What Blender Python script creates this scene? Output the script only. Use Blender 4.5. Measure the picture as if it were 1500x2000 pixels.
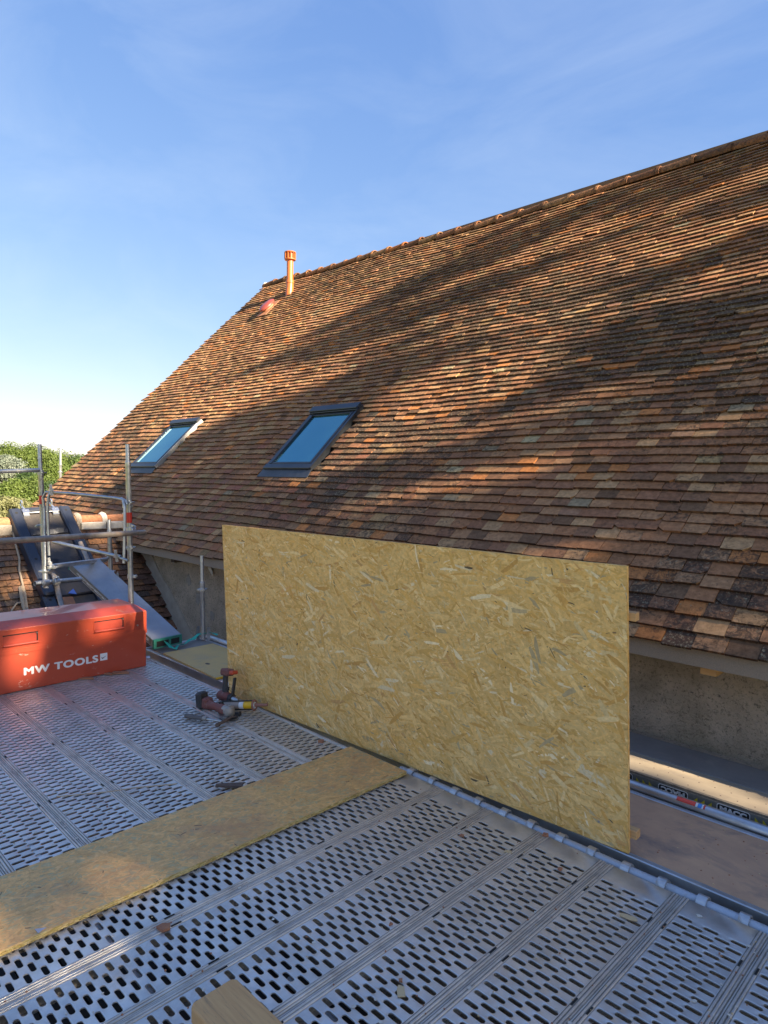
import bpy, bmesh, math, random
from math import sin, cos, pi, radians, sqrt
from mathutils import Vector, Matrix, noise
from mathutils.geometry import delaunay_2d_cdt

sc = bpy.context.scene
for _o in list(bpy.data.objects):
    bpy.data.objects.remove(_o)
RND = random.Random(7)

# ------------------------------------------------------------------ camera
cd = bpy.data.cameras.new('camera')
cam = bpy.data.objects.new('camera', cd)
sc.collection.objects.link(cam)
CM = Matrix(((0.70674399, -0.04838478, 0.7058129),
             (0.70731084, 0.02720426, -0.70637901),
             (0.01497687, 0.99845823, 0.05344953)))
FPX = 1298.287
cam.matrix_world = CM.to_4x4()
cd.sensor_fit = 'VERTICAL'
cd.sensor_height = 36.0
cd.sensor_width = 27.0
cd.lens = FPX / 2000.0 * 36.0
cd.clip_start = 0.05
cd.clip_end = 3000
sc.camera = cam

# ------------------------------------------------------------------ light
SUN_AZ, SUN_EL = radians(7), radians(28)      # azimuth from +X towards +Y
SUN = Vector((cos(SUN_EL) * cos(SUN_AZ), cos(SUN_EL) * sin(SUN_AZ), sin(SUN_EL)))
world = bpy.data.worlds.new('World')
sc.world = world
world.use_nodes = True
wn, wl = world.node_tree.nodes, world.node_tree.links
wn.clear()
w_out = wn.new('ShaderNodeOutputWorld')
w_bg = wn.new('ShaderNodeBackground')
w_bg.inputs['Strength'].default_value = 0.085
sky = wn.new('ShaderNodeTexSky')
sky.sky_type = 'NISHITA'
sky.sun_disc = False
sky.sun_elevation = SUN_EL
sky.sun_rotation = radians(90) - SUN_AZ
sky.altitude = 0
sky.air_density = 1.0
sky.dust_density = 0.3
sky.ozone_density = 2.0
# thin cirrus veils high in the air, brighter than the blue behind them
w_tc = wn.new('ShaderNodeTexCoord')
w_map = wn.new('ShaderNodeMapping')
w_map.inputs['Rotation'].default_value = (0.3, 0.2, 0.9)
w_map.inputs['Scale'].default_value = (1.2, 4.0, 7.0)
w_noise = wn.new('ShaderNodeTexNoise')
w_noise.inputs['Scale'].default_value = 1.1
w_noise.inputs['Detail'].default_value = 7
w_noise.inputs['Roughness'].default_value = 0.6
w_noise.inputs['Distortion'].default_value = 0.6
w_ramp = wn.new('ShaderNodeValToRGB')
w_ramp.color_ramp.elements[0].position = 0.42
w_ramp.color_ramp.elements[0].color = (0, 0, 0, 1)
w_ramp.color_ramp.elements[1].position = 0.85
w_ramp.color_ramp.elements[1].color = (0.20, 0.20, 0.20, 1)
w_mix = wn.new('ShaderNodeMixRGB')
w_mix.inputs['Color2'].default_value = (2.6, 2.9, 3.2, 1)
wl.new(w_tc.outputs['Generated'], w_map.inputs['Vector'])
wl.new(w_map.outputs['Vector'], w_noise.inputs['Vector'])
wl.new(w_noise.outputs['Fac'], w_ramp.inputs['Fac'])
wl.new(w_ramp.outputs['Color'], w_mix.inputs['Fac'])
# gentle film-like response of the sky's own colour, the same in every direction
w_sep = wn.new('ShaderNodeSeparateColor')
w_com = wn.new('ShaderNodeCombineColor')
wl.new(sky.outputs['Color'], w_sep.inputs['Color'])
for ch, g_, c_ in (('Red', 0.84, 0.60), ('Green', 0.67, 0.765), ('Blue', 0.40, 1.42)):
    pw = wn.new('ShaderNodeMath'); pw.operation = 'POWER'; pw.inputs[1].default_value = g_
    ml = wn.new('ShaderNodeMath'); ml.operation = 'MULTIPLY'; ml.inputs[1].default_value = c_
    wl.new(w_sep.outputs[ch], pw.inputs[0]); wl.new(pw.outputs[0], ml.inputs[0]); wl.new(ml.outputs[0], w_com.inputs[ch])
wl.new(w_com.outputs['Color'], w_mix.inputs['Color1'])
wl.new(w_mix.outputs['Color'], w_bg.inputs['Color'])
wl.new(w_bg.outputs['Background'], w_out.inputs['Surface'])

sd = bpy.data.lights.new('sun', 'SUN')
sd.energy = 5.0
sd.angle = radians(0.53)
sd.color = (1.0, 0.84, 0.62)
sun = bpy.data.objects.new('sun', sd)
sc.collection.objects.link(sun)
sun.rotation_euler = SUN.to_track_quat('Z', 'Y').to_euler()
sun.location = SUN * 40

sc.view_settings.view_transform = 'Standard'
sc.view_settings.look = 'None'
sc.view_settings.gamma = 1.0
sc.view_settings.exposure = 2.15
sc.view_settings.use_curve_mapping = False
sc.cycles.max_bounces = 6
sc.cycles.use_denoising = True

# ------------------------------------------------------------------ helpers
def unproj_px(P):
    """pixel (1500x2000) of a world point and its depth - used only to pick which tiles are large in view"""
    c = CM.transposed() @ Vector(P)
    if c.z > -0.05:
        return None
    return (750 + FPX * c.x / -c.z, 1000 - FPX * c.y / -c.z, -c.z)


def link(o, parent=None):
    sc.collection.objects.link(o)
    if parent is not None:
        o.parent = parent
    return o


def empty(name, label, cat, loc=(0, 0, 0), rz=0.0, group=None):
    o = bpy.data.objects.new(name, None)
    o.empty_display_size = 0.1
    link(o)
    o.location = loc
    o.rotation_euler = (0, 0, rz)
    tag(o, label, cat, group)
    return o


def tag(o, label=None, cat=None, group=None, kind=None):
    if label: o['label'] = label
    if cat: o['category'] = cat
    if group: o['group'] = group
    if kind: o['kind'] = kind
    return o


def mesh_obj(name, verts, faces, m, parent=None, smooth=False, colors=None, local=False):
    """colors: one rgba per face"""
    if parent is not None and not local:
        inv = parent_world(parent).inverted()
        verts = [inv @ Vector(v) for v in verts]
    me = bpy.data.meshes.new(name)
    me.from_pydata([tuple(v) for v in verts], [], faces)
    if colors is not None:
        ca = me.color_attributes.new('tint', 'FLOAT_COLOR', 'CORNER')
        buf = []
        for p in me.polygons:
            c = colors[p.index]
            for _ in range(p.loop_total):
                buf.extend(c)
        ca.data.foreach_set('color', buf)
    if smooth:
        me.polygons.foreach_set('use_smooth', [True] * len(me.polygons))
    me.update()
    o = bpy.data.objects.new(name, me)
    if m is not None:
        for mm in (m if isinstance(m, (list, tuple)) else [m]):
            me.materials.append(mm)
    return link(o, parent)


def parent_world(p):
    mw = Matrix.LocRotScale(p.location, p.rotation_euler, p.scale)
    q = p.parent
    while q is not None:
        mw = Matrix.LocRotScale(q.location, q.rotation_euler, q.scale) @ mw
        q = q.parent
    return mw


class MB:
    """collects simple solids"""
    def __init__(self):
        self.v = []
        self.f = []
        self.c = []

    def add(self, vs, fs, col=None):
        n = len(self.v)
        self.v += [Vector(v) for v in vs]
        self.f += [tuple(i + n for i in f) for f in fs]
        self.c += list(col) if isinstance(col, list) else [col] * len(fs)

    def box(self, lo, hi, M=None, col=None, bev=0.0):
        x0, y0, z0 = lo
        x1, y1, z1 = hi
        if bev > 0:
            b = bev
            vs = []
            for z, i in ((z0, b), (z0 + b, 0), (z1 - b, 0), (z1, b)):
                r = [(x0 + i + b, y0 + i), (x1 - i - b, y0 + i), (x1 - i, y0 + i + b), (x1 - i, y1 - i - b),
                     (x1 - i - b, y1 - i), (x0 + i + b, y1 - i), (x0 + i, y1 - i - b), (x0 + i, y0 + i + b)]
                vs += [(p[0], p[1], z) for p in r]
            fs = [tuple(range(7, -1, -1)), tuple(range(24, 32))]
            for k in range(3):
                for j in range(8):
                    a = k * 8 + j
                    c2 = k * 8 + (j + 1) % 8
                    fs.append((a, c2, c2 + 8, a + 8))
        else:
            vs = [(x0, y0, z0), (x1, y0, z0), (x1, y1, z0), (x0, y1, z0),
                  (x0, y0, z1), (x1, y0, z1), (x1, y1, z1), (x0, y1, z1)]
            fs = [(0, 3, 2, 1), (4, 5, 6, 7), (0, 1, 5, 4), (1, 2, 6, 5), (2, 3, 7, 6), (3, 0, 4, 7)]
        if M is not None:
            vs = [M @ Vector(v) for v in vs]
        self.add(vs, fs, col)

    def hexa(self, bottom, top, col=None):
        """bottom / top: 4 corner points each, counter-clockwise from above"""
        self.add(list(bottom) + list(top),
                 [(0, 3, 2, 1), (4, 5, 6, 7), (0, 1, 5, 4), (1, 2, 6, 5), (2, 3, 7, 6), (3, 0, 4, 7)], col)

    def tube(self, pts, r, n=14, caps=True, inner=None, col=None):
        pts = [Vector(p) for p in pts]
        rs = r if isinstance(r, (list, tuple)) else [r] * len(pts)
        ref = Vector((0, 0, 1))
        rings = []
        prev = None
        for i, p in enumerate(pts):
            if i == 0: d = pts[1] - pts[0]
            elif i == len(pts) - 1: d = pts[-1] - pts[-2]
            else: d = (pts[i + 1] - p).normalized() + (p - pts[i - 1]).normalized()
            if d.length < 1e-9: d = Vector((0, 0, 1))
            d.normalize()
            if prev is None:
                a = d.cross(ref)
                if a.length < 0.1: a = d.cross(Vector((1, 0, 0)))
            else:
                a = prev - d * prev.dot(d)
            a.normalize()
            prev = a
            b = d.cross(a)
            rings.append([p + (a * cos(2 * pi * k / n) + b * sin(2 * pi * k / n)) * rs[i] for k in range(n)])
        vs = [v for ring in rings for v in ring]
        fs = []
        for i in range(len(pts) - 1):
            for k in range(n):
                fs.append((i * n + k, i * n + (k + 1) % n, (i + 1) * n + (k + 1) % n, (i + 1) * n + k))
        if caps:
            if inner:
                # open pipe end: annulus and a short inner wall
                for side, i in ((0, 0), (1, len(pts) - 1)):
                    d = (pts[1] - pts[0]).normalized() if i == 0 else (pts[-2] - pts[-1]).normalized()
                    base = len(vs)
                    c = pts[i]
                    vs += [c + (rings[i][k] - c) * (inner / rs[i]) for k in range(n)]
                    vs += [v + d * 0.04 for v in vs[base:base + n]]
                    for k in range(n):
                        k2 = (k + 1) % n
                        fs.append((i * n + k, i * n + k2, base + k2, base + k) if side else (i * n + k2, i * n + k, base + k, base + k2))
                        fs.append((base + k, base + k2, base + n + k2, base + n + k))
                    fs.append(tuple(range(base + n, base + 2 * n)))
            else:
                fs.append(tuple(range(n - 1, -1, -1)))
                fs.append(tuple(range((len(pts) - 1) * n, len(pts) * n)))
        self.add(vs, fs, col)

    def lathe(self, prof, M=None, n=20, col=None):
        """prof: (r, h) pairs along local z"""
        vs = []
        for r, h in prof:
            for k in range(n):
                vs.append(Vector((r * cos(2 * pi * k / n), r * sin(2 * pi * k / n), h)))
        fs = []
        for i in range(len(prof) - 1):
            for k in range(n):
                k2 = (k + 1) % n
                fs.append((i * n + k, i * n + k2, (i + 1) * n + k2, (i + 1) * n + k))
        fs.append(tuple(range(n - 1, -1, -1)))
        fs.append(tuple(range((len(prof) - 1) * n, len(prof) * n)))
        if M is not None: vs = [M @ v for v in vs]
        self.add(vs, fs, col)

    def prism(self, poly, h0, h1, M=None, col=None):
        n = len(poly)
        vs = [Vector((p[0], p[1], h0)) for p in poly] + [Vector((p[0], p[1], h1)) for p in poly]
        fs = [tuple(range(n - 1, -1, -1)), tuple(range(n, 2 * n))]
        for k in range(n):
            k2 = (k + 1) % n
            fs.append((k, k2, n + k2, n + k))
        if M is not None: vs = [M @ v for v in vs]
        self.add(vs, fs, col)

    def build(self, name, m, parent=None, smooth=False, local=False):
        cols = self.c if any(c is not None for c in self.c) else None
        if cols: cols = [c or (1, 1, 1, 1) for c in cols]
        o = mesh_obj(name, self.v, self.f, m, parent, False, cols, local)
        if smooth:
            me = o.data
            me.polygons.foreach_set('use_smooth', [len(p.vertices) == 4 for p in me.polygons])
            bm = bmesh.new()
            bm.from_mesh(me)
            for e in bm.edges:
                if len(e.link_faces) == 2 and e.calc_face_angle(0) > radians(38):
                    e.smooth = False
            bm.to_mesh(me)
            bm.free()
        return o


def copy_tree(o, parent=None):
    c = o.copy()
    link(c, parent)
    for ch in list(o.children):
        copy_tree(ch, c)
    return c


def frame(origin, xax, yax):
    x = Vector(xax).normalized()
    y = Vector(yax)
    y = (y - x * y.dot(x)).normalized()
    z = x.cross(y)
    return Matrix(((x.x, y.x, z.x, origin[0]), (x.y, y.y, z.y, origin[1]), (x.z, y.z, z.z, origin[2]), (0, 0, 0, 1)))


# ------------------------------------------------------------------ materials
MATS = {}


def mat(name, col, rough=0.6, metal=0.0, var=None, nscale=8.0, bump=0.0, bscale=60.0, dirt=None, dirt_amt=0.5,
        dirt_scale=3.0, tint=False, rvar=0.0, spec=0.5, detail=6, stretch=(1, 1, 1), dirt_soft=0.12, coat=0.0, coords='Object'):
    """col base colour; var second colour mixed by noise; dirt third colour in patches"""
    m = bpy.data.materials.new(name)
    m.use_nodes = True
    nt = m.node_tree
    n, l = nt.nodes, nt.links
    bs = n['Principled BSDF']
    bs.inputs['Roughness'].default_value = rough
    bs.inputs['Metallic'].default_value = metal
    bs.inputs['Specular IOR Level'].default_value = spec
    bs.inputs['Coat Weight'].default_value = coat
    tc = n.new('ShaderNodeTexCoord')
    mp = n.new('ShaderNodeMapping')
    mp.inputs['Scale'].default_value = stretch
    l.new(tc.outputs[coords], mp.inputs['Vector'])
    vec = mp.outputs['Vector']
    if tint:
        at = n.new('ShaderNodeAttribute')
        at.attribute_name = 'tint'
        cur = at.outputs['Color']
    else:
        rgb = n.new('ShaderNodeRGB')
        rgb.outputs[0].default_value = (*col, 1)
        cur = rgb.outputs[0]
    if var is not None:
        no = n.new('ShaderNodeTexNoise')
        no.inputs['Scale'].default_value = nscale
        no.inputs['Detail'].default_value = detail
        no.inputs['Roughness'].default_value = 0.65
        l.new(vec, no.inputs['Vector'])
        rp = n.new('ShaderNodeMapRange')
        rp.inputs['From Min'].default_value = 0.35
        rp.inputs['From Max'].default_value = 0.68
        l.new(no.outputs['Fac'], rp.inputs['Value'])
        mx = n.new('ShaderNodeMixRGB')
        if tint:
            mx.blend_type = 'MULTIPLY'
        mx.inputs['Color2'].default_value = (*var, 1)
        l.new(rp.outputs['Result'], mx.inputs['Fac'])
        l.new(cur, mx.inputs['Color1'])
        cur = mx.outputs['Color']
    if dirt is not None:
        no = n.new('ShaderNodeTexNoise')
        no.inputs['Scale'].default_value = dirt_scale
        no.inputs['Detail'].default_value = 9
        no.inputs['Roughness'].default_value = 0.7
        no.inputs['Distortion'].default_value = 0.4
        l.new(vec, no.inputs['Vector'])
        rp = n.new('ShaderNodeMapRange')
        rp.inputs['From Min'].default_value = 0.62 - dirt_amt * 0.25
        rp.inputs['From Max'].default_value = 0.62 - dirt_amt * 0.25 + dirt_soft
        l.new(no.outputs['Fac'], rp.inputs['Value'])
        mx = n.new('ShaderNodeMixRGB')
        mx.inputs['Color2'].default_value = (*dirt, 1)
        l.new(rp.outputs['Result'], mx.inputs['Fac'])
        l.new(cur, mx.inputs['Color1'])
        cur = mx.outputs['Color']
        if metal > 0:
            inv = n.new('ShaderNodeMapRange')
            inv.inputs['To Min'].default_value = metal
            inv.inputs['To Max'].default_value = 0.0
            l.new(rp.outputs['Result'], inv.inputs['Value'])
            l.new(inv.outputs['Result'], bs.inputs['Metallic'])
    l.new(cur, bs.inputs['Base Color'])
    if rvar > 0:
        no = n.new('ShaderNodeTexNoise')
        no.inputs['Scale'].default_value = nscale * 1.7
        no.inputs['Detail'].default_value = 5
        l.new(vec, no.inputs['Vector'])
        rp = n.new('ShaderNodeMapRange')
        rp.inputs['To Min'].default_value = rough - rvar
        rp.inputs['To Max'].default_value = rough + rvar
        l.new(no.outputs['Fac'], rp.inputs['Value'])
        l.new(rp.outputs['Result'], bs.inputs['Roughness'])
    if bump > 0:
        no = n.new('ShaderNodeTexNoise')
        no.inputs['Scale'].default_value = bscale
        no.inputs['Detail'].default_value = 6
        no.inputs['Roughness'].default_value = 0.7
        l.new(vec, no.inputs['Vector'])
        bp = n.new('ShaderNodeBump')
        bp.inputs['Strength'].default_value = 1.0
        bp.inputs['Distance'].default_value = bump
        l.new(no.outputs['Fac'], bp.inputs['Height'])
        l.new(bp.outputs['Normal'], bs.inputs['Normal'])
    MATS[name] = m
    return m


def tile_material():
    m = bpy.data.materials.new('clay_tile')
    m.use_nodes = True
    n, l = m.node_tree.nodes, m.node_tree.links
    bs = n['Principled BSDF']
    bs.inputs['Roughness'].default_value = 0.9
    bs.inputs['Specular IOR Level'].default_value = 0.12
    at = n.new('ShaderNodeAttribute'); at.attribute_name = 'tint'
    geo = n.new('ShaderNodeNewGeometry')
    # fine mottling
    n1 = n.new('ShaderNodeTexNoise'); n1.inputs['Scale'].default_value = 26; n1.inputs['Detail'].default_value = 8; n1.inputs['Roughness'].default_value = 0.75
    l.new(geo.outputs['Position'], n1.inputs['Vector'])
    r1 = n.new('ShaderNodeMapRange'); r1.inputs['From Min'].default_value = 0.3; r1.inputs['From Max'].default_value = 0.7
    r1.inputs['To Min'].default_value = 0.55; r1.inputs['To Max'].default_value = 1.35
    l.new(n1.outputs['Fac'], r1.inputs['Value'])
    mul = n.new('ShaderNodeVectorMath'); mul.operation = 'SCALE'
    l.new(at.outputs['Color'], mul.inputs[0]); l.new(r1.outputs['Result'], mul.inputs['Scale'])
    # black lichen crust; its amount is stored per tile in the alpha of the tint
    n2 = n.new('ShaderNodeTexNoise'); n2.inputs['Scale'].default_value = 23; n2.inputs['Detail'].default_value = 10; n2.inputs['Roughness'].default_value = 0.82; n2.inputs['Distortion'].default_value = 0.8
    l.new(geo.outputs['Position'], n2.inputs['Vector'])
    add = n.new('ShaderNodeMath'); add.operation = 'MULTIPLY_ADD'; add.inputs[1].default_value = 0.24; 
    l.new(at.outputs['Alpha'], add.inputs[0]); l.new(n2.outputs['Fac'], add.inputs[2])
    r2 = n.new('ShaderNodeMapRange'); r2.inputs['From Min'].default_value = 0.585; r2.inputs['From Max'].default_value = 0.69; r2.inputs['To Max'].default_value = 0.82
    l.new(add.outputs['Value'], r2.inputs['Value'])
    m1 = n.new('ShaderNodeMixRGB'); m1.inputs['Color2'].default_value = (0.040, 0.031, 0.025, 1)
    l.new(r2.outputs['Result'], m1.inputs['Fac']); l.new(mul.outputs['Vector'], m1.inputs['Color1'])
    # pale lichen flecks
    n3 = n.new('ShaderNodeTexNoise'); n3.inputs['Scale'].default_value = 48; n3.inputs['Detail'].default_value = 6; n3.inputs['Roughness'].default_value = 0.7
    l.new(geo.outputs['Position'], n3.inputs['Vector'])
    add3 = n.new('ShaderNodeMath'); add3.operation = 'MULTIPLY_ADD'; add3.inputs[1].default_value = 0.12
    l.new(at.outputs['Alpha'], add3.inputs[0]); l.new(n3.outputs['Fac'], add3.inputs[2])
    r3 = n.new('ShaderNodeMapRange'); r3.inputs['From Min'].default_value = 0.65; r3.inputs['From Max'].default_value = 0.74; r3.inputs['To Max'].default_value = 0.75
    l.new(add3.outputs['Value'], r3.inputs['Value'])
    m2 = n.new('ShaderNodeMixRGB'); m2.inputs['Color2'].default_value = (0.33, 0.265, 0.165, 1)
    l.new(r3.outputs['Result'], m2.inputs['Fac']); l.new(m1.outputs['Color'], m2.inputs['Color1'])
    l.new(m2.outputs['Color'], bs.inputs['Base Color'])
    bp = n.new('ShaderNodeBump'); bp.inputs['Distance'].default_value = 0.004; bp.inputs['Strength'].default_value = 0.8
    l.new(n2.outputs['Fac'], bp.inputs['Height']); l.new(bp.outputs['Normal'], bs.inputs['Normal'])
    return m


M_TILE = tile_material()
M_GALV = mat('galvanised_steel', (0.60, 0.60, 0.60), 0.42, 0.8, var=(0.44, 0.44, 0.44), nscale=9, dirt=(0.23, 0.19, 0.15), dirt_amt=0.25, dirt_scale=5, bump=0.0006, bscale=90, rvar=0.14)
M_DECK = mat('worn_deck_steel', (0.70, 0.685, 0.66), 0.42, 0.66, var=(0.50, 0.485, 0.465), nscale=7, dirt=(0.33, 0.295, 0.255), dirt_amt=0.32, dirt_scale=2.4, dirt_soft=0.22, bump=0.0008, bscale=45, rvar=0.16, coords='Generated', stretch=(3.0, 0.35, 0.1))
M_RIB = mat('deck_rib_steel', (0.66, 0.62, 0.57), 0.42, 0.6, var=(0.46, 0.42, 0.38), nscale=7, dirt=(0.34, 0.28, 0.23), dirt_amt=0.45, dirt_scale=6, dirt_soft=0.2, rvar=0.1)
M_TUBE = mat('scaffold_tube', (0.50, 0.52, 0.55), 0.40, 0.85, var=(0.34, 0.36, 0.39), nscale=20, dirt=(0.28, 0.26, 0.23), dirt_amt=0.22, dirt_scale=14, bump=0.0008, bscale=70, rvar=0.12)
M_TUBE_OLD = mat('weathered_tube', (0.36, 0.32, 0.28), 0.5, 0.7, var=(0.22, 0.19, 0.17), nscale=14, dirt=(0.20, 0.14, 0.10), dirt_amt=0.4, dirt_scale=10, rvar=0.1)
M_ALU = mat('aluminium_rail', (0.60, 0.61, 0.62), 0.38, 0.85, var=(0.45, 0.44, 0.43), nscale=6, dirt=(0.36, 0.30, 0.24), dirt_amt=0.35, dirt_scale=4, dirt_soft=0.25)
M_PLY = mat('brown_platform_ply', (0.56, 0.32, 0.18), 0.65, 0, var=(0.43, 0.245, 0.145), nscale=3.5, dirt=(0.15, 0.12, 0.11), dirt_amt=0.42, dirt_scale=2.6, dirt_soft=0.22, bump=0.0006, bscale=120, stretch=(1, 1.6, 1))
M_PLYG = mat('grey_platform_ply', (0.22, 0.20, 0.18), 0.6, 0, var=(0.17, 0.15, 0.14), nscale=5, dirt=(0.30, 0.25, 0.2), dirt_amt=0.2, dirt_scale=8, dirt_soft=0.2, bump=0.0006, bscale=100)
M_SHEET = mat('yellow_film_ply', (0.62, 0.40, 0.13), 0.5, 0, var=(0.54, 0.35, 0.13), nscale=3, dirt=(0.40, 0.30, 0.17), dirt_amt=0.4, dirt_scale=5, dirt_soft=0.3)
M_EDGEY = mat('sheet_edge', (0.72, 0.40, 0.03), 0.6)
M_PLANKTOP = mat('sunlit_tone_plank', (0.34, 0.28, 0.20), 0.6, 0, var=(0.27, 0.22, 0.16), nscale=4, dirt=(0.15, 0.13, 0.12), dirt_amt=0.35, dirt_scale=3.5, dirt_soft=0.3, stretch=(0.6, 2.2, 1), bump=0.0005, bscale=90)  # paler copy of the grey wall plank: sunlight put into its colour
M_ALUP = mat('grey_alu_plank', (0.34, 0.35, 0.37), 0.45, 0.6, var=(0.27, 0.28, 0.30), nscale=5, dirt=(0.24, 0.22, 0.20), dirt_amt=0.35, dirt_scale=4, dirt_soft=0.3)
M_BANNER = mat('plank_side_print', (0.13, 0.13, 0.115), 0.5, 0, var=(0.17, 0.165, 0.15), nscale=20)
M_WHITE = mat('white_print', (0.75, 0.75, 0.75), 0.5, 0, var=(0.55, 0.55, 0.55), nscale=30)
M_YEL = mat('yellow_print', (0.62, 0.50, 0.02), 0.5)
M_GREEN = mat('green_plastic', (0.02, 0.20, 0.15), 0.45, 0, var=(0.03, 0.14, 0.11), nscale=12)
M_STRAP = mat('green_strap', (0.03, 0.36, 0.27), 0.7)
M_BLACKP = mat('black_chute_plastic', (0.018, 0.024, 0.042), 0.42, 0, var=(0.028, 0.033, 0.05), nscale=8, dirt=(0.10, 0.085, 0.07), dirt_amt=0.05, dirt_scale=7, dirt_soft=0.2, bump=0.001, bscale=30)
M_CHUTED = mat('dusty_chute_bed', (0.070, 0.058, 0.052), 0.7, 0, var=(0.045, 0.040, 0.038), nscale=5, dirt=(0.03, 0.034, 0.05), dirt_amt=0.35, dirt_scale=6, dirt_soft=0.08, bump=0.002, bscale=25)
M_DARK = mat('hole_shade_badge_black', (0.012, 0.012, 0.012), 0.9)  # near-black standing in for shade inside slots, holes and gaps; also badge print
M_BLACKR = mat('black_rubber', (0.02, 0.02, 0.021), 0.55, var=(0.05, 0.045, 0.04), nscale=30)
M_RED = mat('red_box_paint', (0.50, 0.068, 0.026), 0.40, 0, var=(0.42, 0.056, 0.024), nscale=2.5, dirt=(0.50, 0.20, 0.13), dirt_amt=0.0, dirt_scale=9, dirt_soft=0.10, bump=0.0003, bscale=14, rvar=0.06, coat=0.3)
M_REDDK = mat('red_recess_paint', (0.42, 0.05, 0.025), 0.5, 0, var=(0.33, 0.04, 0.02), nscale=10)
M_PRINT = mat('white_lettering', (0.80, 0.76, 0.74), 0.5)
M_RTAPE = mat('red_tape', (0.62, 0.035, 0.015), 0.5)
M_PVC = mat('ochre_pvc', (0.50, 0.145, 0.035), 0.32, 0, var=(0.43, 0.12, 0.035), nscale=5)
M_CAPR = mat('dark_red_cap', (0.25, 0.055, 0.04), 0.3)
M_ZINC = mat('skylight_alu_dark', (0.055, 0.06, 0.07), 0.36, 0.7, var=(0.04, 0.045, 0.055), nscale=4)
M_ZINCL = mat('skylight_alu_edge', (0.34, 0.34, 0.33), 0.5, 0.6)
M_FLASH = mat('lead_flashing', (0.085, 0.09, 0.10), 0.5, 0.5, var=(0.06, 0.065, 0.075), nscale=10, bump=0.002, bscale=14)
M_MORTAR = mat('white_mortar', (0.66, 0.61, 0.53), 0.9, 0, var=(0.48, 0.43, 0.36), nscale=12, bump=0.006, bscale=25)
M_MORTARO = mat('old_mortar', (0.36, 0.31, 0.25), 0.95, 0, var=(0.24, 0.2, 0.16), nscale=14, bump=0.01, bscale=20)
M_WOODN = mat('sawn_timber', (0.62, 0.36, 0.15), 0.65, 0, var=(0.52, 0.28, 0.11), nscale=7, dirt=(0.30, 0.20, 0.11), dirt_amt=0.2, dirt_scale=14, stretch=(0.6, 8, 6), bump=0.0008, bscale=60)
M_WOODO = mat('old_timber', (0.12, 0.085, 0.06), 0.85, 0, var=(0.07, 0.05, 0.04), nscale=9, stretch=(0.5, 6, 6), bump=0.002, bscale=40)
M_CHIP = mat('wood_chip', (0.55, 0.40, 0.22), 0.7)
M_SHARD = mat('tile_shard', (0.40, 0.17, 0.08), 0.85, 0, var=(0.28, 0.12, 0.07), nscale=30, bump=0.001, bscale=80)
M_STICK = mat('dry_bark', (0.13, 0.09, 0.07), 0.9, 0, var=(0.09, 0.06, 0.05), nscale=30)
M_TRUNK = mat('bark', (0.12, 0.09, 0.065), 0.9, 0, var=(0.07, 0.055, 0.04), nscale=6, bump=0.02, bscale=12)
M_ROPE = mat('beige_webbing', (0.46, 0.36, 0.25), 0.85, 0, var=(0.36, 0.28, 0.2), nscale=40)
M_SOFFIT = mat('grey_soffit_mesh', (0.35, 0.275, 0.205), 0.8, 0.1, var=(0.26, 0.205, 0.155), nscale=260, detail=1)
M_TOOLR = mat('dusty_red_tool', (0.19, 0.050, 0.038), 0.6, 0, var=(0.15, 0.06, 0.048), nscale=18, dirt=(0.28, 0.20, 0.16), dirt_amt=0.35, dirt_scale=22, dirt_soft=0.2)
M_TOOLK = mat('dusty_black_tool', (0.03, 0.028, 0.028), 0.6, 0, dirt=(0.16, 0.12, 0.10), dirt_amt=0.2, dirt_scale=25, dirt_soft=0.2)
M_TOOLG = mat('grey_gear_head', (0.36, 0.32, 0.28), 0.5, 0.4, var=(0.28, 0.25, 0.22), nscale=20)
M_STEEL = mat('bare_steel', (0.45, 0.45, 0.44), 0.3, 0.95, var=(0.3, 0.3, 0.3), nscale=20)
M_CARTY = mat('yellow_cartridge', (0.72, 0.40, 0.01), 0.4)
M_TERRA = mat('terracotta_nozzle', (0.28, 0.12, 0.08), 0.6)
M_BLUEP = mat('blue_sheet', (0.05, 0.11, 0.40), 0.4)
M_ZNBR = mat('zinc_bracket', (0.62, 0.64, 0.66), 0.28, 0.9)


def glass_material():
    m = bpy.data.materials.new('roof_glass')
    m.use_nodes = True
    n, l = m.node_tree.nodes, m.node_tree.links
    bs = n['Principled BSDF']
    bs.inputs['Base Color'].default_value = (0.10, 0.30, 0.36, 1)
    bs.inputs['Metallic'].default_value = 0.85
    bs.inputs['Roughness'].default_value = 0.03
    bs.inputs['IOR'].default_value = 1.6
    bs.inputs['Specular IOR Level'].default_value = 0.9
    bs.inputs['Specular Tint'].default_value = (0.85, 0.98, 1.0, 1)
    no = n.new('ShaderNodeTexNoise'); no.inputs['Scale'].default_value = 1.6
    bp = n.new('ShaderNodeBump'); bp.inputs['Distance'].default_value = 0.004
    l.new(no.outputs['Fac'], bp.inputs['Height']); l.new(bp.outputs['Normal'], bs.inputs['Normal'])
    return m


M_GLASS = glass_material()


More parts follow.
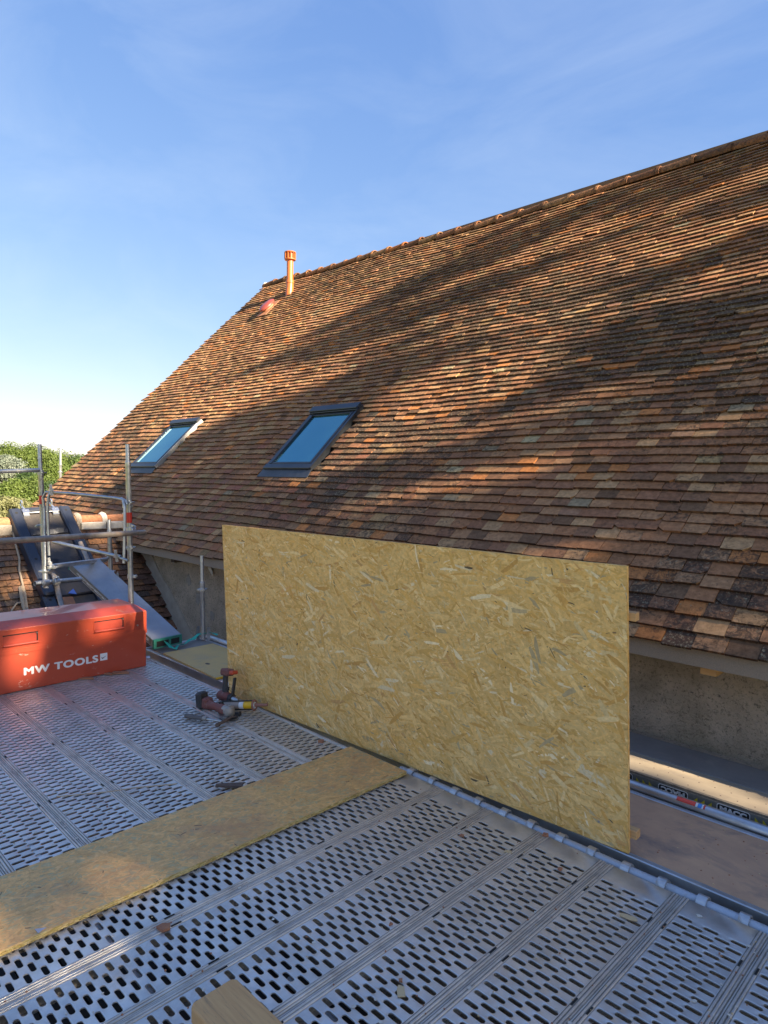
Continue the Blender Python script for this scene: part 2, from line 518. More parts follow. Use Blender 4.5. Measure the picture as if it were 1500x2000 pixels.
def plaster_material():
    m = bpy.data.materials.new('rough_render')
    m.use_nodes = True
    n, l = m.node_tree.nodes, m.node_tree.links
    bs = n['Principled BSDF']
    bs.inputs['Roughness'].default_value = 0.95
    bs.inputs['Specular IOR Level'].default_value = 0.2
    tc = n.new('ShaderNodeTexCoord')
    def nz(s, d=8, r=0.7, dist=0.0):
        q = n.new('ShaderNodeTexNoise'); q.inputs['Scale'].default_value = s; q.inputs['Detail'].default_value = d
        q.inputs['Roughness'].default_value = r; q.inputs['Distortion'].default_value = dist
        l.new(tc.outputs['Object'], q.inputs['Vector']); return q.outputs['Fac']
    a = n.new('ShaderNodeValToRGB')
    a.color_ramp.elements[0].position = 0.3; a.color_ramp.elements[0].color = (0.46, 0.36, 0.26, 1)
    a.color_ramp.elements[1].position = 0.7; a.color_ramp.elements[1].color = (0.80, 0.64, 0.47, 1)
    l.new(nz(3.2, 10, 0.75), a.inputs['Fac'])
    # grit: dark pits
    r = n.new('ShaderNodeMapRange'); r.inputs['From Min'].default_value = 0.52; r.inputs['From Max'].default_value = 0.66; r.inputs['To Max'].default_value = 0.9
    grit = nz(52, 5, 0.9, 0.3)
    l.new(grit, r.inputs['Value'])
    mx = n.new('ShaderNodeMixRGB'); mx.inputs['Color2'].default_value = (0.05, 0.045, 0.035, 1)
    l.new(r.outputs['Result'], mx.inputs['Fac']); l.new(a.outputs['Color'], mx.inputs['Color1'])
    # greenish stains
    r2 = n.new('ShaderNodeMapRange'); r2.inputs['From Min'].default_value = 0.52; r2.inputs['From Max'].default_value = 0.72; r2.inputs['To Max'].default_value = 0.6
    l.new(nz(1.3, 6, 0.6), r2.inputs['Value'])
    m2 = n.new('ShaderNodeMixRGB'); m2.inputs['Color2'].default_value = (0.22, 0.18, 0.10, 1)
    l.new(r2.outputs['Result'], m2.inputs['Fac']); l.new(mx.outputs['Color'], m2.inputs['Color1'])
    l.new(m2.outputs['Color'], bs.inputs['Base Color'])
    s = n.new('ShaderNodeMath'); s.operation = 'ADD'
    l.new(nz(70, 5, 0.7), s.inputs[0]); l.new(nz(14, 5, 0.6), s.inputs[1])
    bp = n.new('ShaderNodeBump'); bp.inputs['Distance'].default_value = 0.045; bp.inputs['Strength'].default_value = 0.9
    l.new(s.outputs['Value'], bp.inputs['Height']); l.new(bp.outputs['Normal'], bs.inputs['Normal'])
    return m


M_PLASTER = plaster_material()


def osb_material(name, wornness):
    """flakes carry their own colour in 'tint'; this adds grain and, on the trodden strip, grime"""
    m = bpy.data.materials.new(name)
    m.use_nodes = True
    n, l = m.node_tree.nodes, m.node_tree.links
    bs = n['Principled BSDF']
    bs.inputs['Roughness'].default_value = 0.55
    at = n.new('ShaderNodeAttribute'); at.attribute_name = 'tint'
    tc = n.new('ShaderNodeTexCoord')
    q = n.new('ShaderNodeTexNoise'); q.inputs['Scale'].default_value = 55; q.inputs['Detail'].default_value = 6; q.inputs['Roughness'].default_value = 0.7
    l.new(tc.outputs['Object'], q.inputs['Vector'])
    r = n.new('ShaderNodeMapRange'); r.inputs['From Min'].default_value = 0.3; r.inputs['From Max'].default_value = 0.7
    r.inputs['To Min'].default_value = 0.80; r.inputs['To Max'].default_value = 1.15
    l.new(q.outputs['Fac'], r.inputs['Value'])
    mu = n.new('ShaderNodeVectorMath'); mu.operation = 'SCALE'
    l.new(at.outputs['Color'], mu.inputs[0]); l.new(r.outputs['Result'], mu.inputs['Scale'])
    cur = mu.outputs['Vector']
    if wornness > 0:
        for sc_, amt, colr, lo in ((2.2, 0.55, (0.46, 0.23, 0.11), 0.48), (9, 0.5, (0.22, 0.13, 0.07), 0.60)):
            q = n.new('ShaderNodeTexNoise'); q.inputs['Scale'].default_value = sc_; q.inputs['Detail'].default_value = 9; q.inputs['Roughness'].default_value = 0.7
            q.inputs['Distortion'].default_value = 0.5
            l.new(tc.outputs['Object'], q.inputs['Vector'])
            r = n.new('ShaderNodeMapRange'); r.inputs['From Min'].default_value = lo; r.inputs['From Max'].default_value = lo + 0.16; r.inputs['To Max'].default_value = amt * wornness
            l.new(q.outputs['Fac'], r.inputs['Value'])
            mx = n.new('ShaderNodeMixRGB'); mx.inputs['Color2'].default_value = (*colr, 1)
            l.new(r.outputs['Result'], mx.inputs['Fac']); l.new(cur, mx.inputs['Color1'])
            cur = mx.outputs['Color']
    l.new(cur, bs.inputs['Base Color'])
    return m


M_OSB = osb_material('osb_flakes', 0.0)
M_OSBW = osb_material('osb_worn', 1.0)


def leaf_material(name, c1, c2, transl=0.35):
    m = bpy.data.materials.new(name)
    m.use_nodes = True
    n, l = m.node_tree.nodes, m.node_tree.links
    bs = n['Principled BSDF']
    bs.inputs['Roughness'].default_value = 0.6
    oi = n.new('ShaderNodeTexNoise'); oi.inputs['Scale'].default_value = 0.45; oi.inputs['Detail'].default_value = 8; oi.inputs['Roughness'].default_value = 0.8
    geo = n.new('ShaderNodeNewGeometry')
    l.new(geo.outputs['Position'], oi.inputs['Vector'])
    r = n.new('ShaderNodeValToRGB')
    r.color_ramp.elements[0].position = 0.35; r.color_ramp.elements[0].color = (*c1, 1)
    r.color_ramp.elements[1].position = 0.65; r.color_ramp.elements[1].color = (*c2, 1)
    l.new(oi.outputs['Fac'], r.inputs['Fac'])
    l.new(r.outputs['Color'], bs.inputs['Base Color'])
    tr = n.new('ShaderNodeBsdfTranslucent')
    l.new(r.outputs['Color'], tr.inputs['Color'])
    mx = n.new('ShaderNodeMixShader'); mx.inputs['Fac'].default_value = transl
    out = n['Material Output']
    l.new(bs.outputs['BSDF'], mx.inputs[1]); l.new(tr.outputs['BSDF'], mx.inputs[2])
    l.new(mx.outputs['Shader'], out.inputs['Surface'])
    return m


M_LEAF = leaf_material('leaf_fresh_green', (0.10, 0.15, 0.03), (0.17, 0.23, 0.05), 0.5)
M_LEAF2 = leaf_material('leaf_deep_green', (0.035, 0.075, 0.02), (0.075, 0.12, 0.03))
M_LEAFG = leaf_material('leaf_silver_green', (0.16, 0.20, 0.15), (0.27, 0.30, 0.24))
M_LEAFB = leaf_material('bush_pale_green', (0.15, 0.16, 0.06), (0.21, 0.21, 0.10))
M_FIELD = mat('meadow_grass', (0.20, 0.23, 0.02), 0.9, 0, var=(0.27, 0.27, 0.03), nscale=0.6, detail=10)
M_EARTH = mat('bare_earth', (0.05, 0.04, 0.03), 0.95, 0, var=(0.03, 0.025, 0.02), nscale=2.5, bump=0.03, bscale=8)

# ------------------------------------------------------------------ ground
DECK_Z = -1.70
GZ = -5.2
mb = MB()
mb.add([(-900, -900, GZ), (900, -900, GZ), (900, 900, GZ), (-900, 900, GZ)], [(0, 1, 2, 3)])
g = mb.build('ground', M_FIELD)
tag(g, kind='structure')
mb = MB()
pts = []
for k in range(40):
    a = 2 * pi * k / 40
    r = 1 + 0.12 * noise.noise(Vector((cos(a) * 2, sin(a) * 2, 0)))
    pts.append((-4 + 13 * r * cos(a), 3 + 12 * r * sin(a), GZ + 0.004))
mb.add(pts, [tuple(range(40))])
g = mb.build('building_yard', M_EARTH)
tag(g, kind='structure')

# unseen walls added to keep sky light from reaching under the deck
for (x0, y0, x1, y1) in ((-6.5, -3.3, 2.7, -3.05), (2.45, -3.04, 2.7, 4.2)):
    mb = MB()
    mb.box((x0, y0, GZ), (x1, y1, DECK_Z - 0.12))
    tag(mb.build('under_deck_light_block', MATS['old_timber'], None), kind='structure')

# ------------------------------------------------------------------ the tiled house
TH = radians(44.5)
CT, ST = cos(TH), sin(TH)
EY, EZ = 4.03, -1.0
NRM = Vector((0, -ST, CT))
U0, U1 = -14.13, 1.6
LK = [(-14.13, 8.13), (-9.72, 7.80), (-6.54, 7.55), (-4.34, 7.47), (-2.72, 7.53), (1.6, 7.75)]


def slope_len(u):
    if u <= LK[0][0]: return LK[0][1]
    for (a, x), (b, y) in zip(LK, LK[1:]):
        if u <= b:
            t = (u - a) / (b - a)
            return x + (y - x) * t
    return LK[-1][1]


def sag(u, v):
    lw = 1.0
    for (s0, s1) in ((-7.27, -6.30), (-11.35, -10.38)):
        du = max(0.0, s0 - u, u - s1); dv = max(0.0, 1.5 - v, v - 2.72)
        lw = min(lw, sqrt(du * du + dv * dv) / 0.6)
    return lw * (0.030 * noise.noise(Vector((u * 0.45, v * 0.5, 3.1))) + 0.014 * noise.noise(Vector((u * 1.3, v * 1.1, 9.7)))) * min(1, v / 0.6 + 0.35)


def roof_pt(u, v, h=0.0):
    """v runs 0..7.65 from eave to ridge"""
    k = slope_len(u) / 7.65
    vv = v * (1 + (k - 1) * min(1, v / 3.0))
    return Vector((u, EY + vv * CT, EZ + vv * ST)) + NRM * (h + sag(u, v))


house = empty('tiled_house', 'old rendered house with a steep brown flat tiled roof, the largest building here', 'house', (-6.5, 6.5, GZ))

WY = 4.34
WALL_TOP = -0.95
mb = MB()
mb.box((-14.0, WY, GZ), (1.4, WY + 0.45, WALL_TOP))
mb.build('wall', M_PLASTER, house)
mb = MB()     # back wall and gables under the roof slopes
ry = 9.55
mb.box((-14.0, 2 * ry - WY - 0.45, GZ), (1.4, 2 * ry - WY, WALL_TOP))
mb.build('wall', M_PLASTER, house)
for gx in (-14.0, 1.1):
    mb = MB()
    poly = [(WY + 0.46, GZ), (2 * ry - WY - 0.46, GZ), (2 * ry - WY - 0.46, WALL_TOP + 0.1), (ry, 4.15), (WY + 0.46, WALL_TOP + 0.1)]
    M = Matrix(((0, 0, 1, gx), (1, 0, 0, 0), (0, 1, 0, 0), (0, 0, 0, 1)))
    mb.prism(poly, 0, 0.3, M)
    mb.build('gable_wall', M_PLASTER, house)
# smooth sloping band of newer render along the outbuilding roof with a crack line
mb = MB()
band = [(-9.25, -0.98), (-8.97, -1.17), (-8.75, -1.38), (-8.44, -1.60), (-8.1, -1.88), (-7.78, -2.16), (-7.4, -2.5), (-7.6, -2.75), (-8.26, -2.15),
        (-8.46, -1.97), (-8.83, -1.63), (-9.15, -1.33), (-9.4, -1.1)]
vs = [(x, WY - 0.022, z) for x, z in band] + [(x, WY + 0.001, z) for x, z in band]
n_ = len(band)
fs = [tuple(range(n_))] + [(k, (k + 1) % n_, n_ + (k + 1) % n_, n_ + k) for k in range(n_)]
mb.add(vs, fs)
o = mb.build('render_band', mat('smooth_render_band', (0.44, 0.37, 0.29), 0.95, 0, var=(0.32, 0.26, 0.20), nscale=5, bump=0.004, bscale=40), house)
o['label'] = 'smoother band of render sloping along the lower roof'
# battered patches where the render has come off
PATCH = [(-7.7, -1.62, 0.10), (-7.35, -1.78, 0.07), (-6.75, -1.95, 0.09), (-7.95, -1.40, 0.08), (-7.1, -2.12, 0.10), (-6.5, -2.2, 0.06)]
for (px, pz, pr) in PATCH:
    mb = MB()
    k = 12
    ring = []
    for i in range(k):
        a = 2 * pi * i / k
        rr = pr * (0.6 + 0.7 * RND.random())
        ring.append((px + rr * cos(a) * 0.8, WY - 0.004, pz + rr * sin(a)))
    mb.add(ring, [tuple(range(k))])
    mb.build('bare_patch', M_MORTARO, house)

# deck of boards under the tiles, both slopes
mb = MB()
NU, NV = 40, 12
vs = []
for i in range(NU + 1):
    u = U0 + 0.03 + (U1 - U0 - 0.06) * i / NU
    for j in range(NV + 1):
        v = 0.03 + 7.60 * j / NV
        vs.append(roof_pt(u, v, -0.012))
for i in range(NU + 1):
    u = U0 + 0.03 + (U1 - U0 - 0.06) * i / NU
    for j in range(NV + 1):
        v = 0.03 + 7.60 * j / NV
        vs.append(roof_pt(u, v, -0.07))
fs = []
S = (NU + 1) * (NV + 1)
for i in range(NU):
    for j in range(NV):
        a = i * (NV + 1) + j
        fs.append((a, a + NV + 1, a + NV + 2, a + 1))
        fs.append((S + a, S + a + 1, S + a + NV + 2, S + a + NV + 1))
for i in range(NU):
    a = i * (NV + 1); b = a + NV + 1
    fs.append((a, S + a, S + b, b))
    a = i * (NV + 1) + NV; b = a + NV + 1
    fs.append((a, b, S + b, S + a))
for j in range(NV):
    a = j; fs.append((a, a + 1, S + a + 1, S + a))
    a = NU * (NV + 1) + j; fs.append((a, S + a, S + a + 1, a + 1))
mb.add(vs, fs)
mb.build('roof_boarding', M_WOODO, house)
# far slope
mb = MB()
r0, r1 = roof_pt(U0, 7.65, 0), roof_pt(U1, 7.65, 0)
e0, e1 = Vector((U0, 2 * ry - EY, EZ)), Vector((U1, 2 * ry - EY, EZ))
up = Vector((0, 0, -0.09))
mb.hexa([r0 + up, r1 + up, e1 + up, e0 + up][::-1], [r0, r1, e1, e0][::-1])
o = mb.build('rear_roof_slope', mat('rear_tiles', (0.20, 0.115, 0.07), 0.9, var=(0.12, 0.075, 0.05), nscale=8), house)

PAL = [((0.325, 0.152, 0.078), 27), ((0.370, 0.190, 0.100), 21), ((0.270, 0.126, 0.072), 20), ((0.42, 0.240, 0.125), 9),
       ((0.46, 0.180, 0.066), 4.5), ((0.220, 0.112, 0.066), 10), ((0.175, 0.095, 0.056), 4), ((0.42, 0.32, 0.19), 0.5), ((0.28, 0.205, 0.130), 1.2)]


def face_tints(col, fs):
    """lower tile ends painted darker, for the shadow lines between courses"""
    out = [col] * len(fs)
    out[2] = (col[0] * 0.42, col[1] * 0.36, col[2] * 0.36, max(col[3], 0.6))  # shade between courses put into the tint of the lower end
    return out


def pick_tint(rnd, u, v, dirty):
    tot = sum(w for _, w in PAL)
    x = rnd.random() * tot
    for c, w in PAL:
        x -= w
        if x <= 0: break
    # the lower right of the slope is more mixed, the upper left evenly tan
    tan = min(1.0, max(0.0, (-u - 4) / 7.0)) * 0.35 + min(1.0, v / 7.0) * 0.25
    if rnd.random() < tan * 1.1 and c[0] < 0.44:
        c = (0.33 + 0.06 * rnd.random(), 0.185 + 0.03 * rnd.random(), 0.098 + 0.02 * rnd.random())
    if v < 2.2 and u < -5 and rnd.random() < 0.5:
        c = (0.24 + 0.07 * rnd.random(), 0.122 + 0.03 * rnd.random(), 0.068 + 0.02 * rnd.random())
    j = 0.90 + 0.20 * rnd.random()
    d = dirty * (0.35 + 0.9 * rnd.random())
    if rnd.random() < 0.16: d *= 0.2
    return (c[0] * j * 1.0, c[1] * j * 0.99, c[2] * j * 0.90, max(0, min(1, d)))


def tile_block(P, u, v, w, ln, ha, k, th, rot, rnd, round_tail=False):
    """8+ corner points of one flat tile lying on surface P(u,v,h)"""
    cu, su = cos(rot), sin(rot)
    def Q(du, dv, dh):
        return P(u + du * cu - dv * su, v + du * su + dv * cu, ha - k * dv + dh)
    chip = rnd.random()
    a0 = Q(0.0, 0.004 * rnd.random(), 0); a1 = Q(w, 0.004 * rnd.random(), 0.0)
    b0 = Q(w, ln, 0); b1 = Q(0, ln, 0)
    A0 = Q(0.0, 0.0, -th); A1 = Q(w, 0.0, -th)
    B0 = Q(w, ln, -th); B1 = Q(0, ln, -th)
    if chip < 0.10:      # broken corner
        c = 0.02 + 0.03 * rnd.random()
        if chip < 0.05:
            vs = [A0, Q(w - c, 0, -th), Q(w, c * 0.8, -th), B0, B1, a0, Q(w - c, 0, 0), Q(w, c * 0.8, 0), b0, b1]
        else:
            vs = [Q(0, c * 0.8, -th), Q(c, 0, -th), A1, B0, B1, Q(0, c * 0.8, 0), Q(c, 0, 0), a1, b0, b1]
        fs = [(0, 4, 3, 2, 1), (5, 6, 7, 8, 9), (0, 1, 6, 5), (1, 2, 7, 6), (2, 3, 8, 7), (3, 4, 9, 8), (4, 0, 5, 9)]
        return vs, fs
    vs = [A0, A1, B0, B1, a0, a1, b0, b1]
    fs = [(0, 3, 2, 1), (4, 5, 6, 7), (0, 1, 5, 4), (1, 2, 6, 5), (2, 3, 7, 6), (3, 0, 4, 7)]
    return vs, fs


SKY = [(-7.27, -6.30), (-11.35, -10.38)]
SKV = (1.47, 2.665)
tiles = []     # (size in picture, verts, faces, colour)
rows = []
v = 0.0
while v < 7.50:
    rows.append(v)
    v += 0.112 if v < 0.8 else (0.100 if v < 2.5 else 0.092)
for ri, v in enumerate(rows):
    u = U0 - 0.02 + (0.085 if ri % 2 else 0.0) + RND.uniform(-0.02, 0.02)
    expo = 0.112 if v < 0.8 else (0.100 if v < 2.5 else 0.092)
    th = 0.0180 if v < 2.5 else 0.0200
    k = th / expo * 1.08
    row_ph = RND.random() * 50
    while u < U1:
        w = RND.uniform(0.158, 0.186)
        um = u + w / 2
        skip = False
        for (s0, s1) in SKY:
            if s0 - 0.02 < um < s1 + 0.02 and SKV[0] - 0.10 < v + 0.03 < SKV[1] + 0.03: skip = True
        if um < U0 - 0.01: skip = False
        if not skip:
            wave = 0.012 * noise.noise(Vector((um * 1.1, row_ph, 0))) + 0.006 * noise.noise(Vector((um * 4.0, row_ph, 5)))
            dv = wave + RND.uniform(-0.004, 0.004) + (RND.uniform(-0.012, 0.008) if RND.random() < 0.12 else 0)
            ha = 0.039 + RND.uniform(-0.002, 0.003) + (0.006 if RND.random() < 0.06 else 0)
            ln = min(0.17, 7.66 - v)
            vs, fs = tile_block(roof_pt, u, v + dv, w - RND.uniform(0.001, 0.006), ln, ha, k, th * RND.uniform(0.88, 1.15), RND.uniform(-0.014, 0.014), RND)
            dirty = 0.34 + 0.95 * noise.noise(Vector((um * 0.35, v * 0.45, 1.7))) + 0.30 * min(1, max(0, (um + 8) / 6)) * (1 - 0.45 * min(1, v / 7)) + 0.10 * (v < 2.4)
            col = pick_tint(RND, um, v, max(0.0, dirty))
            ct = vs[0]
            pp = unproj_px(ct)
            size = 0
            if pp and -40 < pp[0] < 1520 and 0 < pp[1] < 2000:
                hid = (433 < pp[0] < 1226 and pp[1] > 1027 + (pp[0] - 433) * 0.101 + 6)
                if not hid: size = 1.0 / pp[2] ** 2 * max(0.05, abs(NRM.dot(-ct.normalized())))
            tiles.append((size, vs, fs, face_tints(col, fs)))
        u += w
order = sorted(range(len(tiles)), key=lambda i: -tiles[i][0])
near = set(order[:300])
mb = MB()
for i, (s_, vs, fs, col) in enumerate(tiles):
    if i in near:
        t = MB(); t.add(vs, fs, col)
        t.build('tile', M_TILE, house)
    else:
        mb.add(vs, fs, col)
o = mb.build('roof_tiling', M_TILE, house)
o['kind'] = 'stuff'

# ridge tiles
x = U0 - 0.02
ri = 0
while x < U1:
    L = 0.47
    mb = MB()
    prof = [(0.0, 0.114), (0.035, 0.118), (0.05, 0.106), (0.10, 0.104), (0.44, 0.096), (0.47, 0.094)]
    rings = []
    n = 10
    col = pick_tint(RND, 0, 3, 0.35)
    col = (col[0] * 0.7, col[1] * 0.64, col[2] * 0.62, 0.5)
    jz = RND.uniform(-0.008, 0.008)
    vs = []
    for (dx, r) in prof:
        c = roof_pt(x + dx, 7.65, 0.0)
        for kk in range(n + 1):
            a = pi * (-0.08) + (pi * 1.16) * kk / n
            vs.append(Vector((x + L - dx, c.y + 0.03 + r * cos(a) * 1.05, c.z + 0.002 + jz + r * sin(a) * 0.95)))
    for (dx, r) in prof:
        c = roof_pt(x + dx, 7.65, 0.0)
        r -= 0.016
        for kk in range(n + 1):
            a = pi * (-0.08) + (pi * 1.16) * kk / n
            vs.append(Vector((x + L - dx, c.y + 0.03 + r * cos(a) * 1.05, c.z + 0.002 + jz + r * sin(a) * 0.95)))
    fs = []
    Np = len(prof)
    for i in range(Np - 1):
        for kk in range(n):
            a = i * (n + 1) + kk
            fs.append((a, a + 1, a + n + 2, a + n + 1))
            b = a + Np * (n + 1)
            fs.append((b, b + n + 1, b + n + 2, b + 1))
    for i in (0, Np - 1):
        for kk in range(n):
            a = i * (n + 1) + kk
            b = a + Np * (n + 1)
            fs.append((a, b, b + 1, a + 1))
    for kk in (0, n):
        for i in range(Np - 1):
            a = i * (n + 1) + kk
            b = a + Np * (n + 1)
            fs.append((a, a + n + 1, b + n + 1, b))
    mb.add(vs, fs, col)
    # nail boss
    c = roof_pt(x + 0.4, 7.65, 0)
    mb.lathe([(0.032, 0.0), (0.030, 0.012), (0.018, 0.022), (0.004, 0.025)], Matrix.Translation((x + 0.42, c.y + 0.0, c.z + 0.085 + jz)), 10, col)
    mb.build('ridge_tile', M_TILE, house)
    x += L - 0.01
    ri += 1
# mortar at the gable end of the ridge
c = roof_pt(U0, 7.65, 0)
mb = MB()
mb.lathe([(0.085, 0), (0.09, 0.03), (0.08, 0.05)], frame((U0 - 0.02, c.y + 0.02, c.z + 0.02), (0, 1, 0), (0, 0, 1)), 14)
mb.build('ridge_end_mortar', M_MORTAR, house)

# eaves: batten, soffit mesh, rafter ends
mb = MB()
mb.box((U0 + 0.05, EY + 0.030, -1.095), (U1 - 0.1, EY + 0.036, -0.99))
mb.box((U0 + 0.05, EY + 0.037, -1.095), (U1 - 0.1, WY - 0.002, -1.090))
mb.build('soffit_mesh', M_SOFFIT, house)
mb = MB()
mb.box((U0 + 0.05, EY + 0.06, -1.08), (U1 - 0.1, EY + 0.10, -0.975))
mb.build('eaves_batten', M_WOODO, house)
for rx in (-0.15, -1.38, -2.8, -4.1, -5.4, -6.7, -8.0, -9.3, -10.6):
    mb = MB()
    mb.box((rx - 0.05, WY - 0.20, -1.155), (rx + 0.04, WY - 0.002, -1.098))
    mb.build('rafter_end', M_WOODN if rx == -1.38 else M_WOODO, house)
# torn scraps of pale render hanging below the eave
for (sx, sz, a) in ((-8.35, -1.16, 0.5), (-7.35, -1.20, 0.6)):
    mb = MB()
    M = Matrix.Translation((sx, WY - 0.03, sz)) @ Matrix.Rotation(a, 4, 'Y')
    mb.prism([(-0.07, -0.02), (0.08, -0.025), (0.05, 0.02), (-0.03, 0.03)], -0.004, 0.004, M @ Matrix.Rotation(pi / 2, 4, 'X'))
    mb.build('loose_scrap', M_MORTAR, house)


# skylights ----------------------------------------------------------------
def skylight(s0, s1, pale):
    Lw, v0, v1 = s1 - s0, SKV[0], SKV[1]
    O = Vector((s0, EY + v0 * CT * 1.0, EZ + v0 * ST)) + NRM * 0.0
    kk = slope_len(s0) / 7.65
    vv = v0 * (1 + (kk - 1) * min(1, v0 / 3.0))
    O = Vector((s0, EY + vv * CT, EZ + vv * ST))
    O = O + NRM * 0.004
    M = frame(O, (1, 0, 0), (0, CT, ST))
    H = v1 - v0
    fr = MB()
    fb = 0.068
    fr.box((0, 0, -0.03), (Lw, 0.085, fb + 0.012), M, bev=0.006)           # bottom
    fr.box((0, 0.085, -0.03), (0.058, H - 0.11, fb), M, bev=0.006)
    fr.box((Lw - 0.058, 0.085, -0.03), (Lw, H - 0.11, fb), M, bev=0.006)
    fr.box((0, H - 0.11, -0.03), (Lw, H, fb + 0.02), M, bev=0.006)
    w = fr.build('roof_window', M_ZINC, house)
    w['label'] = 'pale edged roof window nearer the gable' if pale else 'dark framed roof window in the middle of the slope'
    sash = MB()
    sash.box((0.060, 0.10, 0.02), (0.095, H - 0.115, fb + 0.006), M, bev=0.004)
    sash.box((Lw - 0.095, 0.10, 0.02), (Lw - 0.060, H - 0.115, fb + 0.006), M, bev=0.004)
    sash.box((0.097, 0.10, 0.02), (Lw - 0.097, 0.130, fb), M, bev=0.004)
    sash.box((0.097, H - 0.150, 0.02), (Lw - 0.097, H - 0.115, fb), M, bev=0.004)
    sash.build('sash', M_ZINC, w)
    gl = MB()
    gl.box((0.09, 0.125, 0.035), (Lw - 0.09, H - 0.145, 0.050), M)
    gl.build('pane', M_GLASS, w)
    cp = MB()
    cp.box((-0.004, H - 0.10, fb + 0.0205), (Lw + 0.004, H + 0.01, fb + 0.045), M, bev=0.008)
    cp.build('top_cover', M_ZINC, w)
    sr = MB()
    sr.box((Lw + 0.001, 0.01, 0.0), (Lw + 0.012, H, fb + 0.0005), M)
    sr.box((Lw - 0.02, 0.01, fb + 0.001), (Lw + 0.012, H - 0.11, fb + 0.010), M)
    sr.build('side_cover', M_ZINCL if pale else M_ZINC, w)
    sr = MB()
    sr.box((-0.012, 0.01, 0.0), (-0.001, H, fb - 0.012), M)
    sr.build('side_cover', M_ZINC, w)
    ap = MB()
    pts = [(-0.05, -0.115, 0.035), (Lw + 0.03, -0.115, 0.035), (Lw + 0.02, 0.01, 0.052), (-0.02, 0.01, 0.052)]
    ap.add([M @ Vector(p) for p in pts] + [M @ (Vector(p) - Vector((0, 0, 0.006))) for p in pts],
           [(0, 1, 2, 3), (4, 7, 6, 5), (0, 4, 5, 1), (1, 5, 6, 2), (2, 6, 7, 3), (3, 7, 4, 0)])
    ap.build('flashing_apron', M_FLASH, w)
    return w


skylight(SKY[0][0], SKY[0][1], False)
skylight(SKY[1][0], SKY[1][1], True)

# vent pipe
base = Vector((-12.29, 9.2 - 0.02, 4.06))
mb = MB()
mb.tube([base + Vector((0.005, 0.0, -0.12)), base + Vector((0.005, 0.005, 0.05)), base + Vector((0, 0.02, 0.16)), base + Vector((0.0, 0.02, 0.26))], [0.086, 0.086, 0.083, 0.083], 20)
mb.tube([base + Vector((0, 0.02, 0.24)), base + Vector((0, 0.02, 0.30))], [0.092, 0.092], 20)
mb.tube([base + Vector((0, 0.02, 0.30)), base + Vector((0.0, 0.02, 0.76))], [0.074, 0.074], 20)
vp = mb.build('vent_pipe', M_PVC, house, smooth=True)
mb = MB()
cz = 0.74
T = Matrix.Translation(base + Vector((0, 0.02, cz)))
mb.lathe([(0.075, -0.0), (0.125, 0.015), (0.125, 0.035)], T, 24)
mb.lathe([(0.128, 0.17), (0.13, 0.185), (0.10, 0.20)], T, 24)
mb.lathe([(0.092, 0.03), (0.092, 0.175)], T, 20)
for k in range(12):
    a = 2 * pi * k / 12
    mb.box((0.09, -0.004, 0.03), (0.13, 0.004, 0.175), T @ Matrix.Rotation(a, 4, 'Z'))
o = mesh_obj('cowl', [p - Vector(vp.location) - Vector(house.location) for p in mb.v], mb.f, M_PVC, vp, local=True)
# low domed cap
cb = Vector((-12.5, 8.80, 3.68))
M = frame(cb, (1, 0, 0), (0, CT, ST))
mb = MB()
prof = []
nn = 20
for (r, h) in [(0.16, 0.085), (0.185, 0.10), (0.18, 0.13), (0.14, 0.155), (0.06, 0.168)]:
    prof.append((r, h))
mb.lathe([(r, h) for r, h in prof], M @ Matrix.Diagonal((0.85, 1.25, 1, 1)), 24)
o = mb.build('vent_cap', M_CAPR, house, smooth=True)
mb = MB()
mb.lathe([(0.12, 0.0), (0.12, 0.09)], M @ Matrix.Diagonal((0.9, 1.3, 1, 1)), 20)
mb.prism([(-0.2, -0.3), (0.2, -0.3), (0.17, 0.26), (-0.17, 0.26)], 0.036, 0.044, M)
o = mesh_obj('vent_base', [p - Vector(house.location) for p in mb.v], mb.f, M_SHARD, o, local=True)

# ------------------------------------------------------------------ the low outbuilding roof on the left
WS = math.atan2(0.81, 0.875)
WC, WSn = cos(WS), sin(WS)
WN = Vector((WSn, 0, WC))
RX, RZ = -9.72, -0.757      # ridge line


def wing_pt(u, v, h=0.0):
    """u = distance along -Y from the house wall, v = distance down from ridge is (Lw - v)"""
    d = WLEN - v
    s = 0.02 * noise.noise(Vector((u * 0.8, v * 0.9, 22.0)))
    return Vector((RX + d * WC, 4.32 - u, RZ - d * WSn)) + WN * (h + s)


WLEN = 4.6
wing = empty('low_tiled_outbuilding', 'low outbuilding with an old orange tiled roof beside the black rubble chute', 'outbuilding', (-9.7, 1.0, GZ))
mb = MB()
vs = [wing_pt(0.0, 0, -0.02), wing_pt(6.5, 0, -0.02), wing_pt(6.5, WLEN, -0.02), wing_pt(0.0, WLEN, -0.02)]
vs2 = [p - WN * 0.12 for p in vs]
mb.add(vs + vs2, [(0, 3, 2, 1), (4, 5, 6, 7), (0, 1, 5, 4), (1, 2, 6, 5), (2, 3, 7, 6), (3, 0, 4, 7)])
vs = [Vector((RX, 4.32, RZ - 0.03)), Vector((RX, -2.18, RZ - 0.03)), Vector((RX - 3.2, -2.18, RZ - 3.0)), Vector((RX - 3.2, 4.32, RZ - 3.0))]
vs2 = [p + Vector((0, 0, -0.12)) for p in vs]
mb.add(vs + vs2, [(0, 3, 2, 1), (4, 5, 6, 7), (0, 1, 5, 4), (1, 2, 6, 5), (2, 3, 7, 6), (3, 0, 4, 7)])
mb.build('roof_boarding', M_WOODO, wing)
mb = MB()
mb.box((-12.7, -2.0, GZ), (-6.6, 4.3, -3.98))
mb.build('wall', M_PLASTER, wing)
wt = []
ri = 0
v = 0.0
